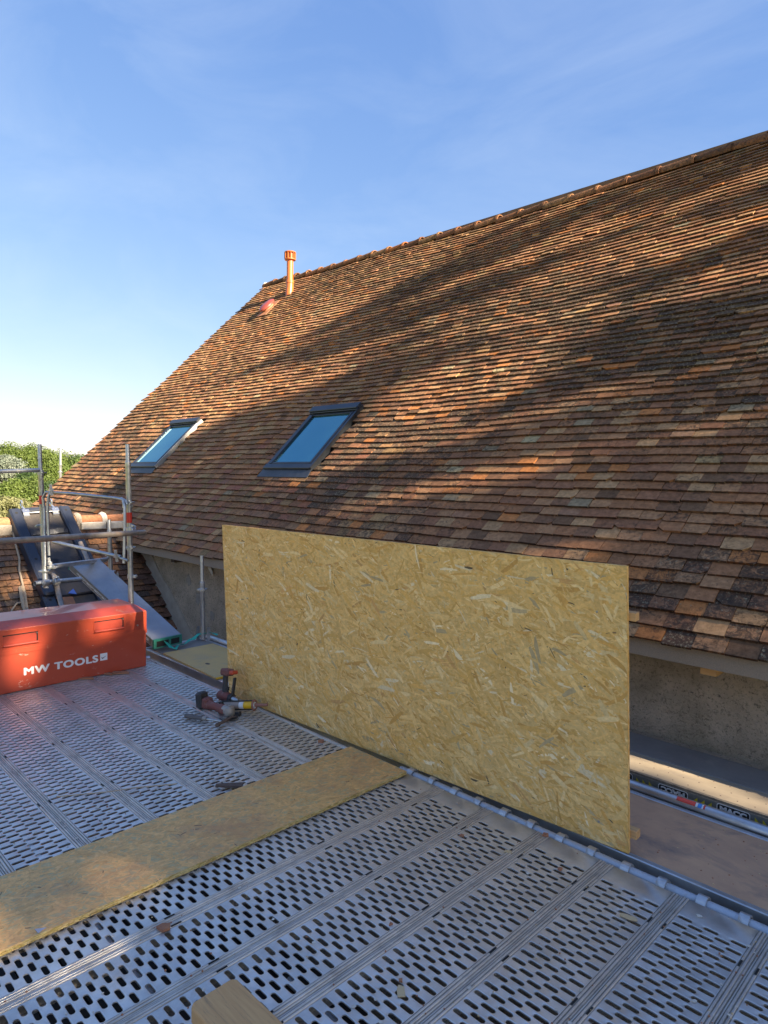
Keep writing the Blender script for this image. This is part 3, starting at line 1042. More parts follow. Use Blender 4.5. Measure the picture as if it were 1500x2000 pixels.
while v < WLEN - 0.1:
    u = 0.0 + (0.085 if ri % 2 else 0)
    while u < 6.4:
        w = RND.uniform(0.160, 0.182)
        dv = 0.010 * noise.noise(Vector((u * 1.5, ri * 7.3, 0))) + RND.uniform(-0.005, 0.005)
        vs, fs = tile_block(lambda a, b, h: wing_pt(a, b, h), u, v + dv, w - 0.004, min(0.17, WLEN - v), 0.034 + RND.uniform(-0.002, 0.004), 0.0165 / 0.10 * 1.05, 0.016, RND.uniform(-0.02, 0.02), RND)
        # looser, more orange and mossy
        c = RND.choice([(0.33, 0.165, 0.085), (0.29, 0.15, 0.085), (0.25, 0.13, 0.08), (0.20, 0.12, 0.085), (0.37, 0.185, 0.085), (0.17, 0.12, 0.09)])
        if u < 1.1: c = (c[0] * 0.75, c[1] * 0.72, c[2] * 0.75)
        d = 0.3 + 0.5 * noise.noise(Vector((u, v, 40))) + RND.uniform(-0.2, 0.25)
        pp = unproj_px(vs[0])
        sz = 0
        if pp and -20 < pp[0] < 440 and 950 < pp[1] < 1260: sz = 1 / pp[2] ** 2
        fsr = [tuple(reversed(f)) for f in fs]
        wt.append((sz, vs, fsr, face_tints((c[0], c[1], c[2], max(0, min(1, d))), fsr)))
        u += w
    v += 0.10
    ri += 1
od = sorted(range(len(wt)), key=lambda i: -wt[i][0])
nr = set(i for i in od[:300] if wt[i][0] > 0)
mb = MB()
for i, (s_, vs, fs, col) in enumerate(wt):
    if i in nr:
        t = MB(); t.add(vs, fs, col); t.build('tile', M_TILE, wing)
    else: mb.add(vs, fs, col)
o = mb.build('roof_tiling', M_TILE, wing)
o['kind'] = 'stuff'
# ridge tiles bedded in white mortar
y = 4.30
k = 0
while y > -1.6:
    L = 0.36
    y1 = y - L
    pale = k < 2
    mb = MB()
    col = (0.36, 0.16, 0.085, 0.15) if k < 2 else (0.33, 0.19, 0.10, 0.5 if k % 2 else 0.25)
    for (r0_, r1_, ya, yb) in ((0.100, 0.092, y - 0.03, y1 + 0.005),):
        rr = []
        n = 12
        vs = []
        for yy, r in ((ya, r0_), (yb, r1_), (yb, r1_ - 0.015), (ya, r0_ - 0.015)):
            for q in range(n + 1):
                a = pi * q / n
                vs.append(Vector((RX + r * cos(a) * 1.05, yy, RZ + 0.045 + r * sin(a))))
        fs = []
        for i in range(4):
            j = (i + 1) % 4
            for q in range(n):
                fs.append((i * (n + 1) + q, i * (n + 1) + q + 1, j * (n + 1) + q + 1, j * (n + 1) + q))
        mb.add(vs, fs, col)
    mb.build('ridge_tile', M_TILE, wing)
    if k < 3:
        mm = MB()
        mm.tube([(RX, y + 0.02, RZ + 0.045), (RX, y - 0.012, RZ + 0.045), (RX, y - 0.045, RZ + 0.042)], [0.125, 0.140, 0.118], 16)
        mm.box((RX + 0.02, y1 - 0.02, RZ - 0.06), (RX + 0.135, y + 0.02, RZ + 0.045), bev=0.012)
        mm.build('mortar_bed', M_MORTAR if k < 2 else M_MORTARO, wing, smooth=False)
    else:
        mm = MB()
        mm.box((RX + 0.0, y1 - 0.0, RZ - 0.10), (RX + 0.15 + RND.uniform(-.02, .02), y - 0.001, RZ + 0.05), bev=0.02)
        mm.build('mortar_bed', M_MORTARO, wing)
    y = y1
    k += 1
# moss cushions
for (mx, mz) in ((2.45, 0.95), (2.3, 1.15), (2.55, 1.3), (2.0, 1.9), (2.4, 0.15), (2.35, 1.75)):
    c = wing_pt(mx, WLEN - mz, 0.04)
    mb = MB()
    M = frame(c, (0, 1, 0), (-WC, 0, WSn))
    prof = [(0.075, 0.0), (0.07, 0.012), (0.045, 0.024), (0.01, 0.028)]
    vs = []
    for r, h in prof:
        for q in range(12):
            a = 2 * pi * q / 12
            rr = r * (1 + 0.35 * noise.noise(Vector((cos(a) * 2 + mx, sin(a) * 2, mz))))
            vs.append(M @ Vector((rr * cos(a) * 1.25, rr * sin(a), h)))
    fs = []
    for i in range(3):
        for q in range(12):
            fs.append((i * 12 + q, i * 12 + (q + 1) % 12, i * 12 + 12 + (q + 1) % 12, i * 12 + 12 + q))
    fs.append(tuple(range(36, 48)))
    mb.add(vs, fs)
    mb.build('moss_cushion', mat('black_moss', (0.03, 0.03, 0.022), 0.95, 0, var=(0.055, 0.05, 0.03), nscale=40, bump=0.01, bscale=40) if 'black_moss' not in MATS else MATS['black_moss'], wing)

# ------------------------------------------------------------------ steel decking
def plank_cell(yl, yr):
    """one slotted cell, slot along y. returns verts, faces"""
    H = 0.01375
    pts = [(-H, yl), (H, yl), (H, yr), (-H, yr)]
    edges = [(0, 1), (1, 2), (2, 3), (3, 0)]
    z = [0] * 4
    def loop(ps, zz):
        b = len(pts)
        pts.extend(ps); z.extend([zz] * len(ps))
        for i in range(len(ps)): edges.append((b + i, b + (i + 1) % len(ps)))
        return b, len(ps)
    def stadium(hw, r, n=6):
        out = []
        for i in range(n + 1):
            a = -pi / 2 * 1 + pi * i / n
            out.append((r * sin(a), hw + r * cos(a)))
        for i in range(n + 1):
            a = pi / 2 + pi * i / n
            out.append((r * sin(a), -hw + r * cos(a)))
        return out
    loop(stadium(0.0178, 0.0124), 0.0)
    s1 = loop(stadium(0.0178, 0.0097), -0.0012)
    hc = (-0.0040, -0.0392)
    hole = hc[1] - 0.009 > yl
    if hole:
        loop([(hc[0] + 0.0085 * cos(2 * pi * k / 8), hc[1] + 0.0085 * sin(2 * pi * k / 8)) for k in range(8)], 0.0)
        s2 = loop([(hc[0] + 0.0045 * cos(2 * pi * k / 8), hc[1] + 0.0045 * sin(2 * pi * k / 8)) for k in range(8)], 0.0050)
    V, E, F, oV, oE, oF = delaunay_2d_cdt([Vector(p) for p in pts], edges, [], 0, 1e-7)
    zz = []
    for i, src in enumerate(oV): zz.append(z[src[0]] if src else 0)
    faces = []
    for f in F:
        cx = sum(V[i].x for i in f) / 3; cy = sum(V[i].y for i in f) / 3
        yy = max(0, abs(cy) - 0.0178)
        if abs(cy) <= 0.0178:
            inside = abs(cx) < 0.0096
        else: inside = (cx * cx + yy * yy) < 0.0095 ** 2
        if hole and (cx - hc[0]) ** 2 + (cy - hc[1]) ** 2 < 0.0041 ** 2: inside = True
        if not inside: faces.append(tuple(f))
    vs = [(V[i].x, V[i].y, zz[i]) for i in range(len(V))]
    # flange of the slot going down
    sidx = {}
    b, nn = s1
    order_ = []
    for kk in range(nn):
        for i, src in enumerate(oV):
            if (b + kk) in src: order_.append(i); break
    base = len(vs)
    for i in order_: vs.append((vs[i][0], vs[i][1], -0.0055))
    m_ = len(order_)
    for kk in range(m_):
        faces.append((order_[kk], base + kk, base + (kk + 1) % m_, order_[(kk + 1) % m_]))
    return vs, faces


def plank_mesh(L, name):
    full = plank_cell(-0.048, 0.048)
    endl = plank_cell(-0.0305, 0.048)
    endr = plank_cell(-0.048, 0.0305)
    vs, fs, mi = [], [], []
    def put(cell, x, y):
        n = len(vs)
        vs.extend((p[0] + x, p[1] + y, p[2]) for p in cell[0])
        fs.extend(tuple(i + n for i in f) for f in cell[1])
        mi.extend([0] * len(cell[1]))
    def quad(x0, x1, y0, y1, z=0):
        n = len(vs)
        vs.extend([(x0, y0, z), (x1, y0, z), (x1, y1, z), (x0, y1, z)])
        fs.append((n, n + 1, n + 2, n + 3)); mi.append(0)
    st = 0.11
    rows_ = int((L - 2 * st) / 0.0275)
    off = (L - rows_ * 0.0275) / 2
    for r in range(rows_):
        x = off + 0.01375 + r * 0.0275
        if r % 2 == 0:
            put(endl, x, -0.096); put(full, x, 0.0); put(endr, x, 0.096)
        else:
            put(full, x, -0.048); put(full, x, 0.048)
            quad(x - 0.01375, x + 0.01375, -0.1265, -0.096)
            quad(x - 0.01375, x + 0.01375, 0.096, 0.1265)
    quad(0, off, -0.1265, 0.1265)
    quad(L - off, L, -0.1265, 0.1265)
    # rolled edge profile (ribs and grooves), swept along x
    prof = [(0.1265, 0.0), (0.1274, -0.0040), (0.1290, -0.0040), (0.1302, 0.0008), (0.1318, 0.0028), (0.1365, 0.0028), (0.1382, 0.0006), (0.1390, -0.0055), (0.1410, -0.0055),
            (0.1420, 0.0006), (0.1436, 0.0026), (0.1492, 0.0026), (0.1508, 0.0004), (0.1516, -0.0050), (0.1536, -0.0050), (0.1545, 0.0), (0.1580, 0.0004), (0.1598, -0.002), (0.1598, -0.062), (0.140, -0.065)]
    slots = [0.30, 0.85, 1.50, 2.22, 2.77]
    for sgn in (-1, 1):
        for (a, b2) in zip(prof, prof[1:]):
            n = len(vs)
            vs.extend([(0, sgn * a[0], a[1]), (L, sgn * a[0], a[1]), (L, sgn * b2[0], b2[1]), (0, sgn * b2[0], b2[1])])
            fs.append((n, n + 1, n + 2, n + 3) if sgn > 0 else (n + 3, n + 2, n + 1, n)); mi.append(1)
    # end faces
    for x, s2 in ((0, -1), (L, 1)):
        n = len(vs)
        vs.extend([(x, -0.158, 0.0), (x, 0.158, 0.0), (x + s2 * 0.006, 0.158, -0.012), (x + s2 * 0.006, -0.158, -0.012), (x + s2 * 0.006, 0.158, -0.055), (x + s2 * 0.006, -0.158, -0.055)])
        f1, f2 = (n, n + 1, n + 2, n + 3), (n + 3, n + 2, n + 4, n + 5)
        if s2 > 0: f1, f2 = f1[::-1], f2[::-1]
        fs.extend([f1, f2]); mi.extend([0, 0])
    me = bpy.data.meshes.new(name)
    me.from_pydata(vs, [], fs)
    me.materials.append(M_DECK); me.materials.append(M_RIB)
    me.polygons.foreach_set('material_index', mi)
    bm = bmesh.new(); bm.from_mesh(me)
    bmesh.ops.remove_doubles(bm, verts=bm.verts, dist=0.00005)
    bmesh.ops.recalc_face_normals(bm, faces=bm.faces)
    for f in bm.faces: f.smooth = True
    for e in bm.edges:
        if len(e.link_faces) == 2 and e.calc_face_angle(0) > radians(50): e.smooth = False
    bm.to_mesh(me); bm.free()
    # normals should look up
    up_ = sum(1 if p.normal.z > 0 else -1 for p in me.polygons if p.area > 1e-5)
    if up_ < 0: me.flip_normals()
    return me


PL = 3.07
ME_PLANK = plank_mesh(PL, 'steel_plank_sheet')
MB_SLOT_SHADE = MB()
for xx in (0.24, 0.80, 1.50, 2.25, 2.83):
    for s2 in (-1, 1):
        MB_SLOT_SHADE.box((xx - 0.021, s2 * 0.1341 - 0.0036, -0.003), (xx + 0.021, s2 * 0.1341 + 0.0036, 0.0031))  # thin dark boxes stand in for the shade inside the drain slots


def make_plank():
    root = empty('steel_deck_plank', 'perforated steel deck plank', 'deck plank', (0, 0, 0))
    o = bpy.data.objects.new('perforated_sheet', ME_PLANK); link(o, root)
    MB_SLOT_SHADE.build('drain_slot_shade', M_DARK, root, local=True)['kind'] = 'stuff'
    for s2 in (-0.065, 0.093):
        for end in (0, 1):
            h = MB()
            x0 = PL + 0.006 if end else -0.006
            sg = 1 if end else -1
            R_ = 0.0275
            cx = x0 + sg * 0.045
            pts = []
            for q in range(9):
                a = pi * 0.95 - (pi * 1.05) * q / 8
                pts.append((cx + sg * -1 * cos(a) * -1 * R_ if False else cx - sg * cos(pi - a) * R_ * -1 * -1, -0.026 + sin(a) * R_))
            pts = []
            for q in range(10):
                a = pi - pi * 1.08 * q / 9           # from the plank side over the tube to the far side
                pts.append((cx + sg * cos(a) * R_, -0.026 + sin(a) * R_))
            w = 0.0190
            n = len(pts)
            vs = []
            for (px, pz) in pts: vs += [(px, s2 - w, pz), (px, s2 + w, pz)]
            for (px, pz) in pts:
                dx, dz = px - cx, pz + 0.026
                k_ = (R_ + 0.0095) / R_
                vs += [(cx + dx * k_, s2 - w, -0.026 + dz * k_), (cx + dx * k_, s2 + w, -0.026 + dz * k_)]
            fs = []
            B = 2 * n
            for i in range(n - 1):
                a = 2 * i
                fs += [(a, a + 1, a + 3, a + 2), (B + a, B + a + 2, B + a + 3, B + a + 1), (a, a + 2, B + a + 2, B + a), (a + 1, B + a + 1, B + a + 3, a + 3)]
            fs += [(0, B, B + 1, 1), (2 * n - 2, 2 * n - 1, B + 2 * n - 1, B + 2 * n - 2)]
            h.add(vs, fs)
            h.build('hook', M_GALV, root, local=True)
    return root


proto = make_plank()
first = [True]


def place_plank(loc, rz, label, group):
    o = proto if first[0] else copy_tree(proto)
    first[0] = False
    o.location = loc
    o.rotation_euler = (0, 0, rz)
    o['label'] = label
    o['group'] = group
    return o


# near bay: planks run along Y, their hooked ends on the tube at Y = 2.79
ORD = ['first', 'second', 'third', 'fourth', 'fifth', 'sixth', 'seventh', 'eighth', 'ninth', 'tenth', 'eleventh']
near_x = [-2.438 + 0.3225 * k for k in range(11)]
labs = ['perforated steel plank half hidden under the long OSB strip',
        'perforated steel plank next to the OSB strip, under the cut timber end',
        'second steel plank from the OSB strip along the near deck',
        'third steel plank from the OSB strip along the near deck',
        'fourth steel plank from the OSB strip along the near deck',
        'fifth steel plank from the OSB strip along the near deck',
        'sixth steel plank from the OSB strip, at the lower right corner',
        'seventh steel plank from the OSB strip along the near deck',
        'eighth steel plank from the OSB strip along the near deck',
        'ninth steel plank from the OSB strip along the near deck', 'tenth steel plank from the OSB strip along the near deck']
for k, x in enumerate(near_x):
    place_plank((x, 2.745 - PL, DECK_Z + RND.uniform(-0.002, 0.002)), pi / 2, labs[k], 'steel deck planks of the near bay')
# far bay: planks run along X
labs = ['steel plank touching the platform rail, nearest the OSB board', 'second steel plank from the platform rail in the far bay',
        'third steel plank from the platform rail in the far bay', 'fourth steel plank from the platform rail in the far bay',
        'fifth steel plank from the platform rail in the far bay', 'sixth steel plank from the platform rail in the far bay',
        'seventh steel plank from the platform rail in the far bay', 'eighth steel plank from the platform rail in the far bay']
for k in range(8):
    y = 2.585 - 0.3225 * k
    place_plank((-2.74 - PL, y, DECK_Z + RND.uniform(-0.002, 0.002)), 0, labs[k], 'steel deck planks of the far bay')

# tubes that carry them
def single_tube(name, label, p0, p1, r=0.02415, m=None, cat='scaffold tube', inner=True):
    mb = MB()
    c = (Vector(p0) + Vector(p1)) / 2
    mb.tube([p0, p1], r, 16, inner=r - 0.0032 if inner else None)
    o = mb.build(name, m or M_TUBE, None, smooth=True)
    return tag(o, label, cat)


single_tube('ledger_tube', 'grey tube under the plank hooks along the platform gap', (-2.62, 2.796, DECK_Z - 0.026), (1.2, 2.796, DECK_Z - 0.026), m=mat('matt_galv_tube', (0.50, 0.53, 0.57), 0.55, 0.55, var=(0.42, 0.45, 0.5), nscale=12, dirt=(0.3, 0.28, 0.26), dirt_amt=0.3, dirt_scale=9))
bpy.data.objects['ledger_tube'].data.update()
# collars where the ledger is stiffened
single_tube('transom_tube', 'hidden cross tube under the OSB strip carrying both bays', (-2.665, -0.4, DECK_Z - 0.028), (-2.665, 2.75, DECK_Z - 0.028))
single_tube('transom_tube', 'cross tube under the far ends of the far bay planks', (-5.87, -0.4, DECK_Z - 0.028), (-5.87, 2.80, DECK_Z - 0.028))

# things glimpsed through the slots, one lift lower
LOW = DECK_Z - 1.15
for (k, (x0, y0, x1, y1)) in enumerate(((-2.9, 2.2, 1.0, 2.2), (-2.9, 1.0, 1.0, 1.0), (-1.6, -0.3, -1.6, 2.7), (-0.6, -0.3, -0.6, 2.7), (-5.5, 1.6, -2.9, 1.6))):
    single_tube('lower_ledger', ['lower tube under the near deck by the platform', 'lower tube crossing beneath the middle of the near deck', 'lower cross tube under the cut timber end', 'lower cross tube under the right planks', 'lower tube under the far bay'][k],
                (x0, y0, LOW), (x1, y1, LOW))
M_LOWB = mat('dirty_shade_dark_boards', (0.022, 0.019, 0.017), 0.9, 0, var=(0.015, 0.013, 0.012), nscale=4, dirt=(0.05, 0.035, 0.022), dirt_amt=0.2, dirt_scale=3)  # shade under the deck put into the near-black board colour
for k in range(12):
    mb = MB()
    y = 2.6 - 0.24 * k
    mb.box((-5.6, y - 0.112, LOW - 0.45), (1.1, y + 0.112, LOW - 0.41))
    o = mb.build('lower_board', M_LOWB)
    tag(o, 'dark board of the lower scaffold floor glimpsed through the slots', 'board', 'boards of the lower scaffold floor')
for k, (x, y, r, m) in enumerate(((-2.25, 1.25, 0.09, M_SHARD), (-2.1, 1.32, 0.07, M_CHIP), (-1.2, 1.9, 0.08, M_SHARD), (-0.9, 2.1, 0.1, M_BLUEP), (-2.15, 1.75, 0.08, M_CHIP))):
    mb = MB()
    M = Matrix.Translation((x * 1.24, y * 1.24, LOW - 0.40)) @ Matrix.Rotation(k * 1.3, 4, 'Z')
    mb.prism([(-r, -r * .6), (r * .8, -r * .7), (r, r * .5), (-r * .4, r * .8)], 0, 0.02, M)
    o = mb.build('fallen_offcut', m)
    tag(o, ['clay shard on the lower floor seen through slots by the OSB strip', 'wood offcut on the lower floor seen through slots by the strip', 'clay shard on the lower floor beneath the middle planks', 'blue plastic scrap on the lower floor beneath the deck', 'pale wood offcut on the lower floor beneath the strip end'][k], 'offcut')


# ------------------------------------------------------------------ OSB
def osb_flakes(M, W, H, n, seed, palette, ang_mean=0.0, ang_spread=0.9, lmin=0.05, lmax=0.14, thick=(0.0002, 0.0012)):
    rnd = random.Random(seed)
    vs, fs, cols = [], [], []
    for i in range(n):
        x, y = rnd.uniform(0, W), rnd.uniform(0, H)
        big = rnd.random()
        L = lmin + (lmax - lmin) * big ** 1.8
        w = L * (rnd.uniform(0.05, 0.14) if rnd.random() < 0.45 else rnd.uniform(0.12, 0.28))
        w = min(w, 0.026)
        a = ang_mean + rnd.gauss(0, ang_spread)
        z = rnd.uniform(*thick)
        m = 3
        ca, sa = cos(a), sin(a)
        top, bot = [], []
        bend = rnd.uniform(-0.12, 0.12)
        for k in range(m + 1):
            t = -1 + 2 * k / m
            hw = w / 2 * (1 - 0.55 * abs(t) ** 4 * rnd.uniform(0.2, 1.4))
            off = bend * L * t * t * 0.5
            sk = rnd.uniform(-0.05, 0.05) * L
            top.append((t * L / 2 + sk, off + hw))
            bot.append((t * L / 2 - sk, off - hw * rnd.uniform(0.7, 1.1)))
        poly = bot + top[::-1]
        pts = []
        for (px, py) in poly:
            X = x + px * ca - py * sa
            Y = y + px * sa + py * ca
            X = min(max(X, 0.0), W); Y = min(max(Y, 0.0), H)
            pts.append((X, Y))
        b = len(vs)
        vs.extend(M @ Vector((p[0], p[1], z)) for p in pts)
        fs.append(tuple(range(b, b + len(pts))))
        c = rnd.choices(palette, weights=[p[3] for p in palette])[0]
        j = rnd.uniform(0.88, 1.12)
        if rnd.random() < 0.02 and L < lmin + (lmax - lmin) * 0.25:
            c = (0.12, 0.08, 0.04)
        cols.append((c[0] * j, c[1] * j, c[2] * j, 1))
    return vs, fs, cols


OSB_PAL = [(0.76, 0.455, 0.145, 32), (0.80, 0.505, 0.180, 26), (0.71, 0.40, 0.105, 20), (0.83, 0.57, 0.25, 9), (0.64, 0.335, 0.08, 7), (0.85, 0.65, 0.37, 2.5), (0.50, 0.36, 0.18, 1.6), (0.64, 0.34, 0.11, 1.4)]
OSB_PALW = [(0.71, 0.405, 0.140, 30), (0.73, 0.42, 0.150, 26), (0.70, 0.395, 0.135, 20), (0.74, 0.435, 0.165, 8), (0.65, 0.355, 0.115, 6), (0.56, 0.29, 0.10, 0.6)]

# upright board
TL = Vector((-4.435, 2.699, -0.394)); TR = Vector((-1.305, 2.833, -0.381)); BR = Vector((-1.270, 2.874, -1.694)); BL = Vector((-4.400, 2.741, -1.700))
board = empty('osb_board', 'large upright OSB board standing on its long edge beside the house', 'OSB board', tuple(BL))
ex = (BR - BL); W_ = ex.length
Mb = frame(BL, ex, TL - BL)       # z of this frame points away from or to the camera
if (Mb.to_3x3() @ Vector((0, 0, 1))).dot(-BL) < 0:
    pass
bx_, by_ = ex.normalized(), (TL - BL).normalized()      # the sheet was cut a little out of square
bz_ = bx_.cross(by_).normalized()
Mb = Matrix(((bx_.x, by_.x, bz_.x, BL.x), (bx_.y, by_.y, bz_.y, BL.y), (bx_.z, by_.z, bz_.z, BL.z), (0, 0, 0, 1)))
zdir = Mb.to_3x3() @ Vector((0, 0, 1))
H_ = 1.314
sgn = 1 if zdir.dot(Vector((0, -1, 0))) > 0 else -1
mb = MB()
mb.box((0, 0, 0) if sgn < 0 else (0, 0, -0.018), (W_, H_, 0.018) if sgn < 0 else (W_, H_, 0), Mb, col=(0.68, 0.415, 0.135, 1))
mb.build('core', M_OSB, board)
assert sgn > 0
vs, fs, cols = osb_flakes(Mb, W_, H_, 19000, 3, OSB_PAL, ang_mean=-0.30, ang_spread=0.62, lmin=0.025, lmax=0.15)
o = mesh_obj('wood_flakes', vs, fs, M_OSB, board, colors=cols)
o['kind'] = 'stuff'
# rough sawn edge strips, a little uneven
rr = random.Random(5)
mb = MB()
for k in range(420):
    x = rr.uniform(0, W_); t = rr.uniform(0, 0.014)
    c = rr.choice(OSB_PAL[:5])
    mb.box((x, H_, -0.018 + t), (min(W_, x + rr.uniform(0.01, 0.05)), H_ + rr.uniform(0.0003, 0.0015), -0.018 + t + 0.003), Mb, col=(c[0], c[1], c[2], 1))
for k in range(200):
    y = rr.uniform(0, H_); t = rr.uniform(0, 0.014)
    c = rr.choice(OSB_PAL[:5])
    mb.box((W_, y, -0.018 + t), (W_ + rr.uniform(0.0003, 0.0015), min(H_, y + rr.uniform(0.01, 0.05)), -0.018 + t + 0.003), Mb, col=(c[0], c[1], c[2], 1))
o = mb.build('edge_flakes', M_OSB, board)
o['kind'] = 'stuff'
# battens screwed to the rear of the board
for (yb, nm) in ((1.085, 'rear_batten'), (0.085, 'rear_batten')):
    mb = MB()
    mb.box((0.35, yb - 0.019, -0.062), (W_ + 0.03, yb + 0.019, -0.0185), Mb, bev=0.002)
    mb.build(nm, M_WOODN, board)
for (sx_, sy_) in ((W_ - 0.14, 0.10), (W_ - 0.14, 1.09), (W_ - 1.3, 0.10), (0.3, 1.09)):
    mb = MB()
    mb.lathe([(0.0055, 0), (0.0055, 0.0022), (0.003, 0.0028)], Mb @ Matrix.Translation((sx_, sy_, 0.0)), 10)
    mb.build('screw', M_STEEL, board)

# strip laid on the deck over the joint of the two bays
strip = empty('osb_strip', 'long worn OSB strip lying across the steel deck', 'OSB strip', (-2.74, 2.0, DECK_Z))
Ms = frame((-2.985, -0.45, DECK_Z + 0.006), (1, 0, 0), (0, 1, 0))
SW, SL = 0.475, 3.175
mb = MB()
mb.box((0, 0, 0), (SW, SL, 0.020), Ms, col=(0.53, 0.39, 0.18, 1))
mb.build('core', M_OSBW, strip)
M2 = Ms @ Matrix.Translation((0, 0, 0.020)) @ Matrix.Rotation(0, 4, 'Z')
vs, fs, cols = osb_flakes(M2, SW, SL, 6500, 11, OSB_PALW, ang_mean=1.2, ang_spread=0.75, lmin=0.02, lmax=0.10, thick=(0.0001, 0.0006))
o = mesh_obj('wood_flakes', vs, fs, M_OSBW, strip, colors=cols)
o['kind'] = 'stuff'
mb = MB()
for k in range(900):
    y = rr.uniform(0.3, SL); t = rr.uniform(0.0, 0.016)
    c = rr.choice([(0.55, 0.43, 0.16), (0.62, 0.50, 0.22), (0.45, 0.33, 0.10), (0.36, 0.25, 0.07)])
    mb.box((SW, y, t), (SW + rr.uniform(0.0004, 0.0025), min(SL, y + rr.uniform(0.004, 0.03)), t + 0.003), Ms, col=(c[0], c[1], c[2], 1))
o = mb.build('edge_flakes', M_OSB, strip)
o['kind'] = 'stuff'

# ------------------------------------------------------------------ platform with aluminium rails by the wall
plat = empty('plywood_platform', 'aluminium railed scaffold platform with worn brown plywood top behind the OSB board', 'platform', (-2.4, 3.15, DECK_Z))
PX0, PX1 = -6.10, 1.2
YN, YF = 2.855, 3.50
mb = MB(); mb.box((PX0, YN + 0.05, DECK_Z - 0.012), (PX1, YF - 0.028, DECK_Z - 0.003)); mb.build('plywood_deck', M_PLY, plat)
mb = MB()
mb.box((PX0, YN + 0.016, DECK_Z - 0.10), (PX1, YN + 0.050, DECK_Z + 0.0), bev=0.004)
mb.box((PX0, YN, DECK_Z - 0.085), (PX1, YN + 0.015, DECK_Z - 0.075))
mb.build('side_rail', M_ALU, plat)
mb = MB()
mb.box((PX0, YF - 0.028, DECK_Z - 0.10), (PX1, YF + 0.0, DECK_Z + 0.002), bev=0.003)
mb.tube([(PX0, YF + 0.045, DECK_Z + 0.006), (PX1, YF + 0.045, DECK_Z + 0.006)], 0.030, 18)
mb.build('side_rail', M_ALU, plat, smooth=True)
# end cross-member at the left
mb = MB(); mb.box((PX0 - 0.045, YN, DECK_Z - 0.10), (PX0 - 0.001, YF, DECK_Z + 0.004), bev=0.003); mb.build('end_rail', M_ALU, plat)
mb = MB()
mb.box((PX0 + 0.002, YN + 0.06, DECK_Z - 0.0028), (PX0 + 0.34, YF - 0.03, DECK_Z + 0.0010)); o = mb.build('grey_panel', M_PLYG, plat)
# red and blue sticker on the far rail
mb = MB()
def sticker(u0, u1, m, nm, lab=None):
    mb = MB()
    n = 6
    vs = []
    for x in (u0, u1):
        for k in range(n + 1):
            a = pi * (0.56 + 0.26 * k / n)
            vs.append((x, YF + 0.045 + 0.0308 * cos(a), DECK_Z + 0.006 + 0.0308 * sin(a)))
    fs = [(k, k + 1, n + 2 + k, n + 1 + k) for k in range(n)]
    mb.add(vs, fs)
    o = mb.build(nm, m, plat)
    if lab: o['label'] = lab
sticker(-1.31, -1.215, mat('red_sticker', (0.62, 0.06, 0.03), 0.4, 0, var=(0.5, 0.06, 0.04), nscale=8), 'sticker', 'red sticker on the aluminium rail')
sticker(-1.2135, -1.204, M_WHITE, 'sticker_band')
sticker(-1.2025, -1.184, mat('blue_sticker', (0.05, 0.22, 0.60), 0.4), 'sticker_band')
sticker(-1.1825, -1.177, M_WHITE, 'sticker_band')
sticker(-1.1755, -1.167, MATS['red_sticker'], 'sticker_band')

# loose yellow plywood sheet
mb = MB()
Zs = DECK_Z + 0.002
mb.hexa([(-5.79, 2.90, Zs), (-4.80, 2.86, Zs), (-4.77, 3.425, Zs), (-5.80, 3.425, Zs)], [(-5.79, 2.90, Zs + 0.016), (-4.80, 2.86, Zs + 0.016), (-4.77, 3.425, Zs + 0.016), (-5.80, 3.425, Zs + 0.016)])
sheet = mb.build('plywood_sheet', M_SHEET)
tag(sheet, 'smooth yellow plywood sheet lying on the platform left of the OSB board', 'plywood sheet')
mb = MB(); mb.box((-4.7985, 2.865, Zs + 0.001), (-4.770, 3.42, Zs + 0.0155)); 
mb.v = [Vector((v.x - 0.0 + (3.42 - v.y) * -0.03, v.y, v.z)) for v in mb.v]
o = mb.build('sheet_edge', M_EDGEY, sheet)
mb = MB()
mb.lathe([(0.022, 0), (0.022, 0.0008)], Matrix.Translation((-5.2, 3.02, Zs + 0.0162)) @ Matrix.Diagonal((1.4, 0.8, 1, 1)), 12)
mb.build('knot_mark', M_WOODO, sheet)

# ------------------------------------------------------------------ trestle planks along the wall
PZ = -1.655
tp = empty('trestle_plank', 'pale dotted trestle plank with black and yellow printed side by the platform rail', 'trestle plank', (-1.0, 3.75, PZ - 0.07))
TX0, TX1 = -4.9, 1.1
mb = MB(); mb.box((TX0, 3.635, PZ - 0.085), (TX1, 3.905, PZ), bev=0.006); mb.build('plank_body', M_PLANKTOP, tp)
mb = MB()
vs = []
for k in range(7):
    a = pi / 2 * k / 6
    vs.append((3.635 + 0.0 - 0.0 + (-0.004) * sin(a), 0))
mb.box((TX0 + 0.01, 3.6285, PZ - 0.070), (TX1 - 0.01, 3.6345, PZ - 0.011)); mb.build('printed_side', M_BANNER, tp)
mb = MB()
for k in range(140):          # dark gritty rim between side and top
    x = TX0 + 0.01 + (TX1 - TX0 - 0.06) * k / 140
    mb.box((x, 3.632 + 0.002 * rr.random(), PZ - 0.010), (x + 0.045, 3.652 + 0.004 * rr.random(), PZ + 0.0006 + 0.0006 * rr.random()))
o = mb.build('worn_rim', mat('dark_worn_rim', (0.09, 0.08, 0.07), 0.8, 0, var=(0.2, 0.17, 0.13), nscale=30), tp)
o['kind'] = 'stuff'
mb = MB()
for i in range(70):
    for j in range(3):
        x = -4.8 + i * 0.083 + (0.03 if j % 2 else 0)
        y = 3.69 + j * 0.075 + 0.003 * rr.random()
        mb.lathe([(0.0042, 0), (0.003, 0.0012)], Matrix.Translation((x, y, PZ)), 6)
o = mb.build('rivets', M_STICK, tp)
o['kind'] = 'stuff'


